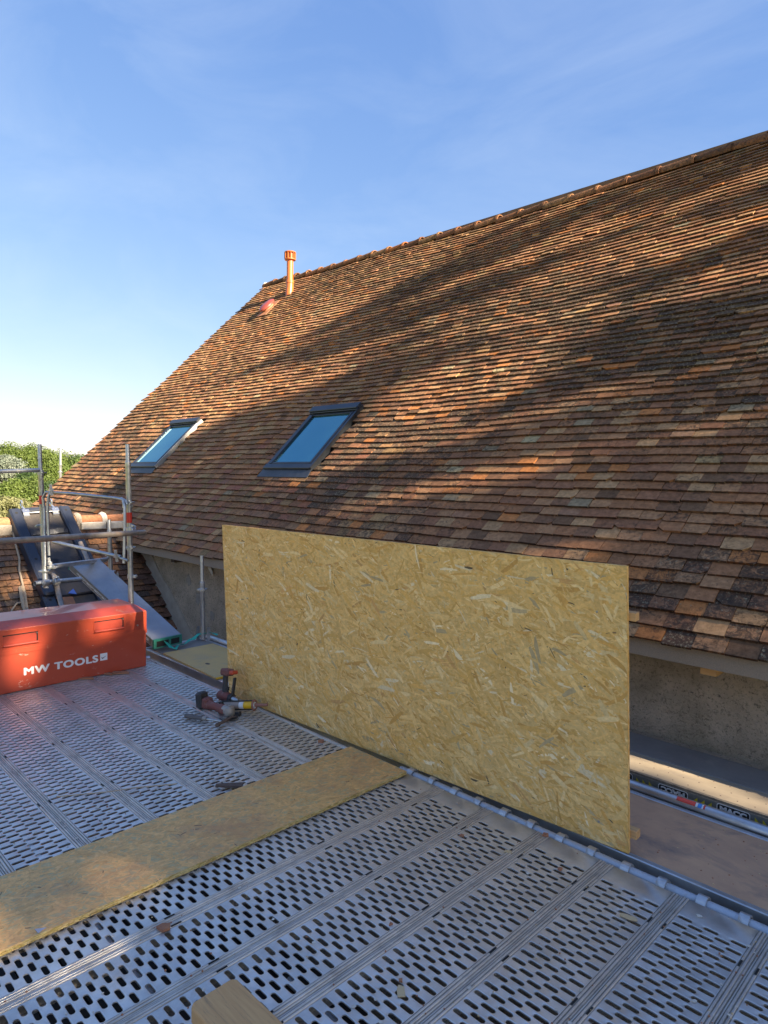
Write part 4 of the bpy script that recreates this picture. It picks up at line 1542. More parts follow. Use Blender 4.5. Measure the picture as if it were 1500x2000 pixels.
def text_mesh(txt, size, bold=0.0, xs=1.0, space=1.0):
    cu = bpy.data.curves.new('lettering', 'FONT')
    cu.body = txt
    cu.size = size
    cu.offset = bold
    cu.extrude = 0.0
    cu.space_character = space
    cu.align_x = 'LEFT'
    ob = bpy.data.objects.new('lettering', cu)
    sc.collection.objects.link(ob)
    dg = bpy.context.evaluated_depsgraph_get()
    me = bpy.data.meshes.new_from_object(ob.evaluated_get(dg))
    bpy.data.objects.remove(ob)
    vs = [Vector((v.co.x * xs, v.co.y, 0)) for v in me.vertices]
    fs = [tuple(p.vertices) for p in me.polygons]
    bpy.data.meshes.remove(me)
    return vs, fs


# print on the plank side, upside down: badges MACC and yellow arrow heads
MACC = text_mesh('MACC', 0.036, 0.0022, 1.25, 1.0)
mw = max(v.x for v in MACC[0])
def rounded(w, h, r, n=4):
    out = []
    for (cx, cy, a0) in ((w / 2 - r, h / 2 - r, 0), (-w / 2 + r, h / 2 - r, pi / 2), (-w / 2 + r, -h / 2 + r, pi), (w / 2 - r, -h / 2 + r, 3 * pi / 2)):
        for k in range(n + 1):
            a = a0 + pi / 2 * k / n
            out.append((cx + r * cos(a), cy + r * sin(a)))
    return out
Yp = 3.6280
x = -3.2
flip = True
up_i = 0
white, yellow, black = MB(), MB(), MB()
while x < 0.9:
    cx, cz_ = x, PZ - 0.038
    ps = rounded(0.16, 0.050, 0.013)
    white.add([(cx + p[0], Yp - 0.0002, cz_ + p[1]) for p in ps], [tuple(range(len(ps)))])
    ps = rounded(0.152, 0.042, 0.010)
    black.add([(cx + p[0], Yp - 0.0005, cz_ + p[1]) for p in ps], [tuple(range(len(ps)))])
    sg = -1
    if up_i % 2: sg = 1
    white.add([(cx + sg * (v.x - mw / 2), Yp - 0.0009, cz_ + sg * (v.y - 0.0125)) for v in MACC[0]], MACC[1])
    for q in range(3):
        ax = x + 0.115 + q * 0.036
        d = 1 if up_i % 2 else -1
        yellow.add([(ax - 0.014 * d, Yp - 0.0003, cz_ - 0.020), (ax + 0.016 * d, Yp - 0.0003, cz_ - 0.019), (ax - 0.014 * d, Yp - 0.0003, cz_ + 0.014)], [(0, 1, 2)])
    up_i += 1
    x += 0.305
white.build('maker_lettering', M_WHITE, tp); yellow.build('yellow_arrow_print', M_YEL, tp); black.build('badge_ground', M_DARK, tp)['kind'] = 'stuff'

tp2 = empty('trestle_plank', 'dark shaded trestle plank lying against the foot of the rendered wall', 'trestle plank', (-1.0, 4.1, PZ - 0.07))
mb = MB(); mb.box((TX0, 3.912, PZ - 0.085), (TX1, 4.215, PZ - 0.002), bev=0.005); mb.build('plank_body', M_PLYG, tp2)
mb = MB(); mb.box((TX0, 4.218, PZ - 0.10), (TX1, WY + 0.0, PZ - 0.03)); 
o = mb.build('rubble_ledge', M_PLASTER); tag(o, 'rough plaster ledge filling the gap at the foot of the wall', 'ledge')

# ------------------------------------------------------------------ sloping plank up to the outbuilding roof
sp = empty('sloping_plank', 'grey aluminium plank with green end caps sloping up to the black rubble chute', 'trestle plank', (-6.0, 3.0, DECK_Z))
nl, nr_ = Vector((-5.93, 2.86, -1.575)), Vector((-5.97, 3.17, -1.575))
fl, frr = Vector((-7.36, 2.62, -0.968)), Vector((-7.22, 2.88, -0.935))
dn = Vector((0, 0, -0.075))
mb = MB()
mb.hexa([nl + dn, nr_ + dn, frr + dn, fl + dn], [nl, nr_, frr, fl])
mb.build('plank_body', M_ALUP, sp)
ax = (fl - nl).normalized(); lat = (nr_ - nl).normalized()
mb = MB()   # end cap: a hollow green frame
nv = Vector((0, 0, 1))
def slab(a, b, th, hz0, hz1, m, nm, par):
    """thin vertical slab from a to b"""
    a, b = Vector(a), Vector(b)
    d = (b - a).normalized(); s_ = Vector((-d.y, d.x, 0)) * th
    q = MB()
    q.hexa([a + Vector((0, 0, hz0)), b + Vector((0, 0, hz0)), b + s_ + Vector((0, 0, hz0)), a + s_ + Vector((0, 0, hz0))],
           [a + Vector((0, 0, hz1)), b + Vector((0, 0, hz1)), b + s_ + Vector((0, 0, hz1)), a + s_ + Vector((0, 0, hz1))])
    return q.build(nm, m, par)
e = -ax * 0.004
mb = MB()
M = frame(nl - ax * 0.012, lat, Vector((0, 0, 1)))
Wn = (nr_ - nl).length
for (a, b, c, d_) in ((0, -0.085, 0.03, 0.004), (Wn - 0.03, -0.085, Wn, 0.004), (0.03, -0.018, Wn - 0.03, 0.004), (0.03, -0.085, Wn - 0.03, -0.072), (Wn * 0.52, -0.072, Wn * 0.60, -0.018)):
    mb.box((a, b, -0.012), (c, d_, 0.012), M)
mb.build('end_cap', M_GREEN, sp)
mb = MB(); mb.box((0.03, -0.072, 0.006), (Wn - 0.03, -0.018, 0.011), M); mb.build('cap_hollow_shade', M_DARK, sp)
mb = MB()
M = frame(fl + ax * 0.001, lat, Vector((0, 0, 1)))
mb.box((-0.004, -0.08, -0.008), (Wn, 0.004, 0.008), M)
mb.build('end_cap', M_GREEN, sp)
# the printed edge facing the camera
Ms_ = frame(nl + dn + Vector((0, 0, 0.008)), fl - nl, Vector((0, 0, 1)))
fl_len = (fl - nl).length
zf = (Ms_.to_3x3() @ Vector((0, 0, 1)))
s0 = 1 if zf.dot(-nl) > 0 else -1
mb = MB(); mb.box((0.03, 0.006, 0.0005 if s0 > 0 else -0.002), (fl_len - 0.02, 0.058, 0.002 if s0 > 0 else -0.0005), Ms_); mb.build('printed_side', M_BANNER, sp)
wt_, yl_ = MB(), MB()
MS = text_mesh('MACC', 0.028, 0.0015, 1.2)
for k in range(9):
    bx = 0.08 + k * 0.15
    dz = 0.0025 if s0 > 0 else -0.0025
    wt_.add([Ms_ @ Vector((bx + 0.085 - v.x, v.y * 1.0 + 0.018, dz)) for v in MS[0]], MS[1])
    for q in range(3):
        ax_ = bx + 0.095 + q * 0.016
        yl_.add([Ms_ @ Vector((ax_, 0.018, dz)), Ms_ @ Vector((ax_ + 0.011, 0.030, dz)), Ms_ @ Vector((ax_, 0.042, dz))], [(0, 1, 2)])
wt_.build('maker_lettering', M_WHITE, sp); yl_.build('arrow_print', M_WHITE, sp)

# green ratchet strap from the plank end to the post foot
def ribbon(pts, w, m, name, label, cat, th=0.002, side=None):
    pts = [Vector(p) for p in pts]
    vs = []
    for i, p in enumerate(pts):
        d = (pts[min(i + 1, len(pts) - 1)] - pts[max(i - 1, 0)]).normalized()
        s_ = side if side is not None else d.cross(Vector((0, 0, 1)))
        s_ = s_.normalized() * w / 2
        tw = 0.5 * sin(i * 1.3)
        s2 = Matrix.Rotation(tw, 3, d) @ s_
        nn_ = d.cross(s2).normalized() * th
        vs += [p - s2, p + s2, p + s2 + nn_, p - s2 + nn_]
    fs = []
    for i in range(len(pts) - 1):
        a = 4 * i
        for k in range(4):
            fs.append((a + k, a + (k + 1) % 4, a + 4 + (k + 1) % 4, a + 4 + k))
    fs += [(0, 1, 2, 3), tuple(range(4 * len(pts) - 1, 4 * len(pts) - 5, -1))]
    mb = MB(); mb.add(vs, fs)
    o = mb.build(name, m)
    return tag(o, label, cat)
ribbon([(-5.93, 2.98, -1.60), (-5.90, 3.02, -1.66), (-5.86, 3.06, -1.685), (-5.93, 3.12, -1.67), (-5.95, 3.2, -1.68), (-5.98, 3.27, -1.655), (-6.02, 3.34, -1.66), (-6.05, 3.41, -1.63), (-6.0, 3.47, -1.62), (-5.96, 3.50, -1.61), (-5.90, 3.54, -1.63)], 0.036, M_STRAP, 'ratchet_strap', 'green ratchet strap tied from the sloping plank to the post foot', 'strap')

# ------------------------------------------------------------------ scaffold posts and guard frame
def collar(mb, c, r=0.05, h=0.012):
    c = Vector(c)
    # rosette: flat disc with lobes
    n = 24
    vs = []
    for z in (-h / 2, h / 2):
        for k in range(n):
            a = 2 * pi * k / n
            rr_ = r * (1.0 + 0.16 * cos(4 * a))
            vs.append(c + Vector((rr_ * cos(a), rr_ * sin(a), z)))
    fs = [tuple(range(n - 1, -1, -1)), tuple(range(n, 2 * n))] + [(k, (k + 1) % n, n + (k + 1) % n, n + k) for k in range(n)]
    mb.add(vs, fs)


def post(parent, name, base, top, spig=0.26, discs=(), r=0.02415):
    base, top = Vector(base), Vector(top)
    d = (top - base).normalized()
    L = (top - base).length
    mb = MB()
    a = top - d * spig
    mb.tube([base, a - d * 0.05, a - d * 0.045, a, a + d * 0.006], [r, r, r * 1.08, r * 1.08, r * 0.82], 18)
    mb.tube([a, top], r * 0.79, 16, inner=r * 0.6)
    p = mb.build(name, M_TUBE, parent, smooth=True)
    dd = MB()
    for t in discs:
        collar(dd, base + d * (L * t))
        dd.tube([base + d * (L * t - 0.02), base + d * (L * t + 0.02)], r * 1.16, 16)
    if discs:
        dd.build('rosette', M_TUBE, parent)
    return p


scaf = empty('scaffold_guard_frame', 'scaffold guard frame of two posts, rails and couplers beside the rubble chute', 'scaffold frame', (-6.4, 2.45, DECK_Z))
P1b, P1t = Vector((-6.835, 2.211, -1.10)), Vector((-6.947, 2.209, 0.26))
P2b, P2t = Vector((-5.985, 2.689, -1.66)), Vector((-6.097, 2.704, 0.262))
post(scaf, 'post', P1b, P1t, discs=(0.80, 0.10, 0.02))
post(scaf, 'post', P2b, P2t, spig=0.16, discs=(0.72, 0.50, 0.215))


def seg(name, p0, p1, r=0.02415, m=M_TUBE, parent=scaf, inner=True):
    mb = MB(); mb.tube([p0, p1], r, 16, inner=(r - 0.003) if inner else None)
    return mb.build(name, m, parent, smooth=True)


# weathered long tube lashed across in front
tR, tL = Vector((-5.895, 2.772, -0.553)), Vector((-5.30, 1.10, -0.507))
tR = Vector((-5.955, 2.80, -0.556))
seg('weathered_rail', tR, Vector((-5.335, 1.30, -0.512)), 0.0245, M_TUBE_OLD)
# upper ledger leaving the frame to the left
seg('ledger', Vector((-6.88, 2.18, 0.012)), Vector((-6.58, 1.30, -0.035)), 0.019)
# bent guard rail
def P_at(px, py, D):
    c = Vector(((px - 750) / FPX, -(py - 1000) / FPX, -1)) * D
    return CM @ c
gr = [P_at(88, 1160 - 55, 6.37), P_at(87, 1000, 6.40), P_at(84, 972, 6.40), P_at(90, 961, 6.38), P_at(140, 964, 6.30), P_at(228, 973, 6.16), P_at(240, 976, 6.13), P_at(243.5, 990, 6.12), P_at(244, 1020, 6.12), P_at(242, 1100, 6.12)]
mb = MB(); mb.tube(gr, 0.0135, 12); mb.build('guard_rail', M_TUBE, scaf, smooth=True)
mb = MB(); mb.tube([P_at(96, 1085, 6.36), P_at(93, 985, 6.36), P_at(96, 966, 6.35), P_at(100, 963, 6.35)], 0.0135, 12); mb.build('guard_rail_stile', M_TUBE, scaf, smooth=True)
mb = MB(); mb.tube([P_at(236, 973, 6.16), P_at(246, 978, 6.14), P_at(248, 985, 6.14)], 0.012, 10); mb.build('guard_rail_stay', M_TUBE, scaf, smooth=True)
seg('brace', P_at(104, 1058, 6.33), P_at(236, 1088, 6.12), 0.0165)
seg('brace_end', P_at(228, 1087, 6.13), P_at(250, 1095, 6.10), 0.013)
# red paint marks
for (pb, pt, t0, t1) in ((P2b, P2t, 0.775 - 0.155, 0.825 - 0.155), (P1b, P1t, 0.575, 0.635)):
    d = pt - pb
    mb = MB(); mb.tube([pb + d * t0, pb + d * t1], 0.0249, 18); mb.build('red_mark', M_RTAPE, scaf, smooth=True)


def coupler(c, axis, parent=scaf, r=0.034, L=0.052, ear=(0, 0, 1), m=M_TUBE):
    c, axis, ear = Vector(c), Vector(axis).normalized(), Vector(ear).normalized()
    mb = MB()
    mb.tube([c - axis * L / 2, c - axis * L * 0.42, c + axis * L * 0.42, c + axis * L / 2], [r * 0.9, r, r, r * 0.9], 14)
    s_ = axis.cross(ear).normalized()
    mb.box((-0.012, 0, -0.014), (0.012, 0.052, 0.014), frame(c, axis, ear))
    mb.tube([c + ear * 0.045 - s_ * 0.035, c + ear * 0.045 + s_ * 0.055], 0.0065, 8)
    mb.tube([c + ear * 0.045 + s_ * 0.018, c + ear * 0.045 + s_ * 0.034], 0.013, 6)
    return mb.build('coupler', m, parent)


def wedge(c, d, parent=scaf):
    c = Vector(c)
    mb = MB()
    mb.box((-0.004, -0.012, -0.055), (0.004, 0.012, 0.055), Matrix.Translation(c) @ Matrix.Rotation(0.15, 4, 'X'))
    mb.box((-0.02, -0.016, -0.014), (0.02, 0.016, 0.014), Matrix.Translation(c))
    return mb.build('wedge', M_TUBE, parent)


dY = Vector((0.38, -0.92, 0.03))
at2 = lambda t: P2b + (P2t - P2b) * t
at1 = lambda t: P1b + (P1t - P1b) * t
coupler(at2(0.585), (0, 0, 1), ear=(0.3, 0.9, 0.1))
coupler(at2(0.585) + Vector((0.03, 0.01, 0.0)), dY, ear=(0.2, 0.2, 1))
coupler(at2(0.70) + Vector((-0.02, -0.02, 0)), (0, 0, 1), ear=(0.6, 0.8, 0), r=0.03, L=0.035)
coupler(at2(0.36) + Vector((0, 0, 0)), (0, 0, 1), ear=(0.6, 0.8, 0), r=0.029, L=0.035)
wedge(P_at(227, 1086, 6.12), 0)
wedge(P_at(100, 957, 6.34), 0)
coupler(at1(0.42), (0, 0, 1), ear=(-0.7, -0.7, 0), r=0.03, L=0.03)
# lower cross tubes near the foot of the first post
lowA, lowB = P_at(68, 1140, 6.35), P_at(158, 1131, 6.75)
seg('base_tube', lowA, lowB)
coupler(P_at(90, 1138, 6.38), (lowB - lowA), ear=(0, 0, -1))
coupler(P_at(110, 1136, 6.42), (lowB - lowA), ear=(0, 0, 1))
seg('raking_tube', P_at(105, 1120, 6.60), P_at(122, 1190, 6.25), 0.02415, M_TUBE_OLD)
seg('raking_tube', P_at(157, 1060, 7.6), P_at(172, 1095, 7.4), 0.02415, M_TUBE_OLD)
trA, trB = P_at(96, 1107, 6.45), P_at(207, 1093, 7.35)
seg('transom', trA, trB, 0.02415)
mb = MB(); mb.tube([trB, P_at(211, 1090, 7.4), P_at(213, 1082, 7.4)], 0.017, 10); mb.build('transom_hook', M_TUBE, scaf, smooth=True)
wedge(P_at(97, 1100, 6.42), 0)
coupler(P_at(98, 1108, 6.44), (0, 0, 1), ear=(1, 0.6, 0), r=0.03, L=0.03)
# short rear post
post(scaf, 'rear_post', P_at(216, 1118, 7.5), P_at(213, 1015, 7.5), spig=0.12, discs=(0.33, 0.02))
coupler(P_at(217, 1120, 7.45), (0, 1, 0), ear=(0, 0, -1))
coupler(P_at(222, 1127, 7.4), (1, 0, 0), ear=(0, 1, 0), r=0.026, L=0.03)

# small post by the wall
wp = empty('wall_side_post', 'single scaffold post standing at the wall end of the platform', 'scaffold post', (-6.03, 3.45, DECK_Z))
post(wp, 'tube', (-6.025, 3.448, -1.69), (-6.075, 3.462, -0.835), spig=0.27, discs=(0.60,))
for (dx, dy) in ((-0.07, -0.02), (0.055, 0.03)):
    mb = MB()
    mb.box((-6.025 + dx - 0.004, 3.448 + dy - 0.018, -1.70), (-6.025 + dx + 0.004, 3.448 + dy + 0.018, -1.56))
    mb.build('foot_bracket', M_TUBE, wp)
# far post beyond the gable
fp = empty('distant_post', 'pale scaffold post rising beyond the gable of the house', 'scaffold post', (-15.6, 5.2, GZ))
c0 = P_at(118, 960, 15.5); c1 = P_at(118, 879, 15.5)
post(fp, 'tube', c0, c1, spig=0.32, discs=(0.47,), r=0.034)
mb = MB(); mb.tube([Vector((c0.x, c0.y, GZ)), c0], 0.034, 12); mb.build('lower_tube', M_TUBE, fp, smooth=True)

# ------------------------------------------------------------------ black rubble chute on the outbuilding roof
chute = empty('rubble_chute', 'black plastic rubble chute lying up the outbuilding roof', 'rubble chute', (-9.2, 3.1, -1.0))


def chute_section(d0, d1, ya, yb, h):
    """section from slope distance d0 (top) to d1 (bottom); ya, yb across (Y)"""
    O = Vector((RX + d0 * WC, ya, RZ - d0 * WSn)) + WN * h
    M = frame(O + Vector((0, 0.05 * (d0 + 0.16), 0)), (WC, 0.055, -WSn), (0, 1, 0))     # x down slope, y across, z up
    L, W = d1 - d0, yb - ya
    b = MB()
    b.box((0.03, 0.13, 0.03), (L, W - 0.13, 0.062), M)
    b.build('chute_bed', M_CHUTED, chute)
    for s_ in (0, 1):
        y0 = 0 if s_ == 0 else W - 0.145
        r = MB()
        r.box((0, y0, -0.03), (L, y0 + 0.145, 0.135), M, bev=0.022)
        rail = r.build('side_rail', M_BLACKP, chute)
        q = 0.10
        hh = MB()
        while q < L:
            hh.lathe([(0.018, 0), (0.018, 0.0012)], M @ Matrix.Translation((q, y0 + 0.07, 0.1345)), 12)
            q += 0.82
        hh.build('bolt_hole_shade', M_DARK, chute)
    t = MB(); t.box((-0.01, 0.146, 0.0), (0.055, W - 0.146, 0.115), M, bev=0.01); t.build('end_rib', M_BLACKP, chute)
    q = 0.42
    while q < L - 0.05:
        t = MB()
        pl = [(0.15, 0.0), (0.15, 0.05), (0.21, 0.075), (0.28, 0.075), (0.34, 0.055), (W - 0.34, 0.055), (W - 0.28, 0.075), (W - 0.21, 0.075), (W - 0.15, 0.05), (W - 0.15, 0.0)]
        vs = [M @ Vector((q, a, 0.055 + b_)) for a, b_ in pl] + [M @ Vector((q + 0.055, a, 0.055 + b_ * 0.5)) for a, b_ in pl]
        n = len(pl)
        t.add(vs, [tuple(range(n - 1, -1, -1)), tuple(range(n, 2 * n))] + [(k, (k + 1) % n, n + (k + 1) % n, n + k) for k in range(n)])
        t.build('cross_rib', M_BLACKP, chute)
        q += 0.52
    return M, L, W


YA, YB = 2.69, 3.47
Mc, Lc, Wc = chute_section(-0.16, 1.33, YA, YB, 0.085)
chute_section(1.28, 3.2, YA + 0.0, YB - 0.0, 0.025)
for yy in (0.20, Wc - 0.20):
    b = MB()
    b.box((0.03, yy - 0.045, 0.085), (0.10, yy + 0.045, 0.125), Mc, bev=0.004)
    b.box((0.10, yy - 0.040, 0.03), (0.135, yy + 0.04, 0.10), Mc, bev=0.004)
    b.box((0.135, yy - 0.032, 0.03), (0.20, yy + 0.032, 0.05), Mc, bev=0.004)
    b.build('steel_bracket', M_ZNBR, chute)
    e_ = MB()
    ring = [Mc @ Vector((-0.055 + 0.035 * cos(2 * pi * k / 14), yy - 0.03, 0.15 + 0.035 * sin(2 * pi * k / 14))) for k in range(15)]
    e_.tube(ring, 0.010, 8, caps=False)
    e_.tube([Mc @ Vector((-0.03, yy - 0.03, 0.12)), Mc @ Vector((0.06, yy, 0.12))], 0.014, 8)
    e_.build('lifting_ring', M_ZNBR, chute)
r = MB(); r.tube([Mc @ Vector((0.085, 0.17, 0.105)), Mc @ Vector((0.085, Wc - 0.17, 0.105))], 0.008, 8); r.build('pull_rod', M_ZNBR, chute)
# debris lying in the chute opening
for k, (d, y, a, m, lab) in enumerate(((1.42, 3.02, 0.4, M_SHARD, 'clay tile piece lying in the chute under the tube'), (1.30, 3.12, 1.2, M_BLUEP, 'blue plastic scrap behind the sloping plank'), (1.0, 3.40, 0.2, M_SHARD, 'small clay shard in the chute by the right rail'))):
    O = Vector((RX + d * WC, y, RZ - d * WSn)) + WN * (0.145 + 0.02 * k)
    M = frame(O, (WC, 0, -WSn), (0, 1, 0)) @ Matrix.Rotation(a, 4, 'Z')
    b = MB(); b.prism([(-0.11, -0.07), (0.10, -0.08), (0.12, 0.05), (-0.02, 0.10)] if k < 1 else [(-0.05, -0.035), (0.05, -0.03), (0.0, 0.05)] if k == 1 else [(-0.05, -0.03), (0.05, -0.03), (0.05, 0.03), (-0.04, 0.03)], 0, 0.014, M)
    o = b.build('chute_debris', m); tag(o, lab, 'debris')

# webbing and sticks on the outbuilding roof
def wing_surf(px, py, h=0.06):
    r = (CM @ Vector(((px - 750) / FPX, -(py - 1000) / FPX, -1)))
    P0 = Vector((RX, 0, RZ)) + WN * h
    return r * (WN.dot(P0) / WN.dot(r))
pts = [wing_surf(*p) for p in ((21, 1010), (25, 1035), (31, 1065), (38, 1090), (38, 1115), (44, 1140), (49, 1160), (52, 1180), (56, 1205))]
mb = MB(); mb.tube(pts, 0.013, 8)
o = mb.build('webbing_strap', M_ROPE, None, smooth=True); tag(o, 'beige webbing strap hanging down the orange tiles left of the chute', 'strap')
pts = [wing_surf(*p) for p in ((19, 1203), (24, 1190), (33, 1178), (44, 1176))]
mb = MB(); mb.tube(pts, 0.010, 6); o = mb.build('cord_end', M_ROPE, None, smooth=True); tag(o, 'curled beige cord end above the red box lid', 'cord')
pts = [wing_surf(*p) for p in ((41, 1146), (44, 1165), (47, 1185), (55, 1205))]
mb = MB(); mb.tube(pts, [0.028, 0.030, 0.026, 0.018], 4); o = mb.build('split_lath', M_ROPE); tag(o, 'flat split wooden lath lying beside the webbing strap', 'lath')

# ------------------------------------------------------------------ red tool chest
BX = -5.535
BY0, BY1 = 0.98, 2.618
BXB = BX - 0.56
chest = empty('tool_chest', 'large red steel site tool chest with white MW TOOLS lettering', 'tool chest', (BX - 0.28, 1.8, DECK_Z))
mb = MB()
mb.box((BXB + 0.004, BY0 + 0.004, DECK_Z + 0.004), (BX - 0.004, BY1 - 0.004, -1.385), bev=0.004)
mb.build('chest_body', M_RED, chest)
mb = MB()   # lid with a bevelled top
z0, z1 = -1.398, -1.205
A = [(BX, BY0), (BX, BY1), (BXB, BY1), (BXB, BY0)]
ins = 0.05
lv = [(BX, BY0, z0), (BX, BY1, z0), (BXB, BY1, z0), (BXB, BY0, z0),
      (BX, BY0, z1), (BX, BY1, z1), (BXB, BY1, z1 - 0.005), (BXB, BY0, z1 - 0.005),
      (BX - 0.13, BY0 + 0.05, z1 + 0.045), (BX - 0.13, BY1 - 0.05, z1 + 0.045), (BXB + 0.08, BY1 - 0.05, z1 + 0.045), (BXB + 0.08, BY0 + 0.05, z1 + 0.045)]
lf = [(0, 1, 2, 3), (0, 4, 5, 1), (1, 5, 6, 2), (2, 6, 7, 3), (3, 7, 4, 0), (4, 8, 9, 5), (5, 9, 10, 6), (6, 10, 11, 7), (7, 11, 8, 4), (8, 11, 10, 9)]
mb.add(lv, lf)
lid = mb.build('chest_lid', M_RED, chest)
mod = lid.modifiers.new('bevel', 'BEVEL'); mod.width = 0.004; mod.segments = 2
mb = MB(); mb.box((BX + 0.0005, BY0 + 0.002, z0), (BX + 0.004, BY1, z0 + 0.035)); mb.build('lid_lip', M_RED, lid, local=False)


def recess(y0, y1, za, zb):
    b = MB()
    X = BX + 0.0008
    b.box((X - 0.0, y0, zb - 0.004), (X + 0.0035, y1, zb)); b.box((X, y0, za), (X + 0.0035, y1, za + 0.004))
    b.box((X, y0, za), (X + 0.0035, y0 + 0.004, zb)); b.box((X, y1 - 0.004, za), (X + 0.0035, y1, zb))
    h = b.build('handle_recess', M_RED, lid)
    b = MB(); b.box((X + 0.0001, y0 + 0.004, za + 0.004), (X + 0.0011, y1 - 0.004, zb - 0.004)); b.build('recess_back', M_REDDK, h)
    b = MB(); b.box((X + 0.0015, y0 + 0.002, zb - 0.012), (X + 0.0026, y1 - 0.004, zb - 0.004)); b.box((X + 0.0015, y1 - 0.014, za + 0.02), (X + 0.0026, y1 - 0.005, zb - 0.004)); b.build('recess_gap_shade', M_DARK, h)
    b = MB(); b.tube([(X + 0.009, y0 + 0.006, za + 0.016), (X + 0.009, y1 - 0.006, za + 0.016)], 0.010, 10); b.build('grip_bar', M_REDDK, h, smooth=True)
    b = MB(); b.tube([(X + 0.003, y1 - 0.012, zb - 0.014), (X + 0.009, y1 - 0.012, zb - 0.014)], 0.006, 10); b.build('rivet', M_STEEL, h)
    return h


def yz_on_box(px, py):
    r = (CM @ Vector(((px - 750) / FPX, -(py - 1000) / FPX, -1)))
    p = r * (BX / r.x)
    return p.y, p.z
ya, za = yz_on_box(4, 1267); yb, zb = yz_on_box(75, 1231)
recess(ya, yb, za, yz_on_box(75, 1231)[1])
ya2, za2 = yz_on_box(183, 1238); yb2, zb2 = yz_on_box(242, 1205)
recess(ya2, yb2, za2, zb2)
# lock plate
yl0, zl0 = yz_on_box(263, 1230); yl1, zl1 = yz_on_box(273, 1212)
b = MB(); b.box((BX + 0.0005, yl0, zl0), (BX + 0.005, yl1 + 0.005, zl1 + 0.004), bev=0.0015); b.prism([(yl0 - 0.008, zl1 + 0.006), (yl1 + 0.014, zl1 + 0.006), (yl1 + 0.002, zl1 - 0.015), (yl0 + 0.004, zl1 - 0.015)], BX + 0.0052, BX + 0.0075, Matrix(((0, 0, 1, 0), (1, 0, 0, 0), (0, 1, 0, 0), (0, 0, 0, 1)))); lk = b.build('lock_plate', M_REDDK, lid)
b = MB(); b.tube([(BX + 0.004, (yl0 + yl1) / 2, (zl0 + zl1) / 2), (BX + 0.009, (yl0 + yl1) / 2, (zl0 + zl1) / 2)], 0.008, 12); b.build('lock_cylinder', M_STEEL, lk)
# lettering
yt0, zt0 = yz_on_box(46, 1319); yt1, zt1 = yz_on_box(191, 1290)
ztop = yz_on_box(48, 1306)[1]
Hc = abs(ztop - zt0) * 1.0
TX = text_mesh('MW TOOLS', 1.0, 0.0, 1.0, 1.12)
wx = max(v.x for v in TX[0]); hx = max(v.y for v in TX[0])
sy_ = (yt1 - yt0) / wx
sz_ = 0.054 / hx
b = MB()
for q, (dx, dy) in enumerate(((0, 0), (0.0050, 0), (-0.0045, 0), (0.0025, 0.0028), (0.0025, -0.0028), (-0.0022, 0.0028), (-0.0022, -0.0028))):     # strokes thickened to the bold face of the photo
    b.add([(BX - 0.003 + q * 0.00010, yt0 + v.x * sy_ + dx, zt0 + v.y * sz_ + dy) for v in TX[0]], TX[1])
b.build('lettering', M_PRINT, chest)
yq0, zq0 = yz_on_box(196, 1291)
Sq = 0.060
b = MB(); b.add([(BX - 0.003, yq0, zq0), (BX - 0.003, yq0 + Sq, zq0), (BX - 0.003, yq0 + Sq, zq0 + Sq), (BX - 0.003, yq0, zq0 + Sq)], [(0, 1, 2, 3)]); lg = b.build('logo_square', M_PRINT, chest)
b = MB()
tk = [(0.15, 0.42), (0.30, 0.22), (0.45, 0.30), (0.88, 0.62), (0.42, 0.42), (0.30, 0.38), (0.22, 0.52)]
b.add([(BX - 0.0024, yq0 + Sq * p[0], zq0 + Sq * p[1]) for p in tk], [tuple(range(len(tk)))])
b.build('tick_mark', mat('grey_print', (0.12, 0.08, 0.08), 0.5), lg)
# white scuffs and mud specks on the front
scr = MB()
rs = random.Random(21)
for (px, py, w, h, n) in ((48, 1279, 18, 2.5, 9), (50, 1336, 26, 16, 22), (155, 1250, 190, 40, 10), (200, 1330, 90, 40, 6), (140, 1277, 10, 5, 3)):
    for k in range(n):
        yy, zz = yz_on_box(px + rs.uniform(-w / 2, w / 2), py + rs.uniform(-h / 2, h / 2))
        L = rs.uniform(0.003, 0.014); t = rs.uniform(0.0008, 0.003)
        a = rs.uniform(-0.4, 0.6)
        if zz > -1.40: X = BX + 0.0004
        else: X = BX - 0.0032
        if -1.405 < zz < -1.36: continue
        ps = [(L * cos(q) * rs.uniform(0.7, 1.1), t * sin(q)) for q in [2 * pi * i / 7 for i in range(7)]]
        scr.add([(X, yy + p[0] * cos(a) - p[1] * sin(a), zz + p[0] * sin(a) + p[1] * cos(a)) for p in ps], [tuple(range(7))])
o = scr.build('paint_scuffs', mat('scuffed_paint', (0.52, 0.30, 0.24), 0.8), chest); o['kind'] = 'stuff'

# ------------------------------------------------------------------ tools by the board
def zrot(x, y, z, a): return Matrix.Translation((x, y, z)) @ Matrix.Rotation(a, 4, 'Z')
DZ = DECK_Z + 0.003

# angle grinder
gh = Vector((-3.925, 2.475, DZ)); gb = Vector((-4.265, 2.435, DZ))
gd = (gh - gb); ga = math.atan2(gd.y, gd.x)
gr_ = empty('angle_grinder', 'dusty red cordless angle grinder lying on the far deck', 'angle grinder', tuple((gh + gb) / 2))
G = zrot(gb.x, gb.y, DZ + 0.045, ga)
Lg = gd.length
mb = MB()
AX = Matrix(((0, 0, 1, 0), (0, 1, 0, 0), (-1, 0, 0, 0), (0, 0, 0, 1)))
mb.lathe([(0.022, 0.055), (0.034, 0.065), (0.036, 0.09), (0.028, 0.11), (0.027, 0.18), (0.034, 0.21), (0.036, 0.25), (0.034, 0.275)], G @ Matrix.Rotation(pi / 2, 4, 'Y'), 16)
mb.box((0.03, -0.035, -0.032), (0.085, 0.035, 0.045), G, bev=0.01)
mb.build('body', M_TOOLR, gr_, smooth=True)
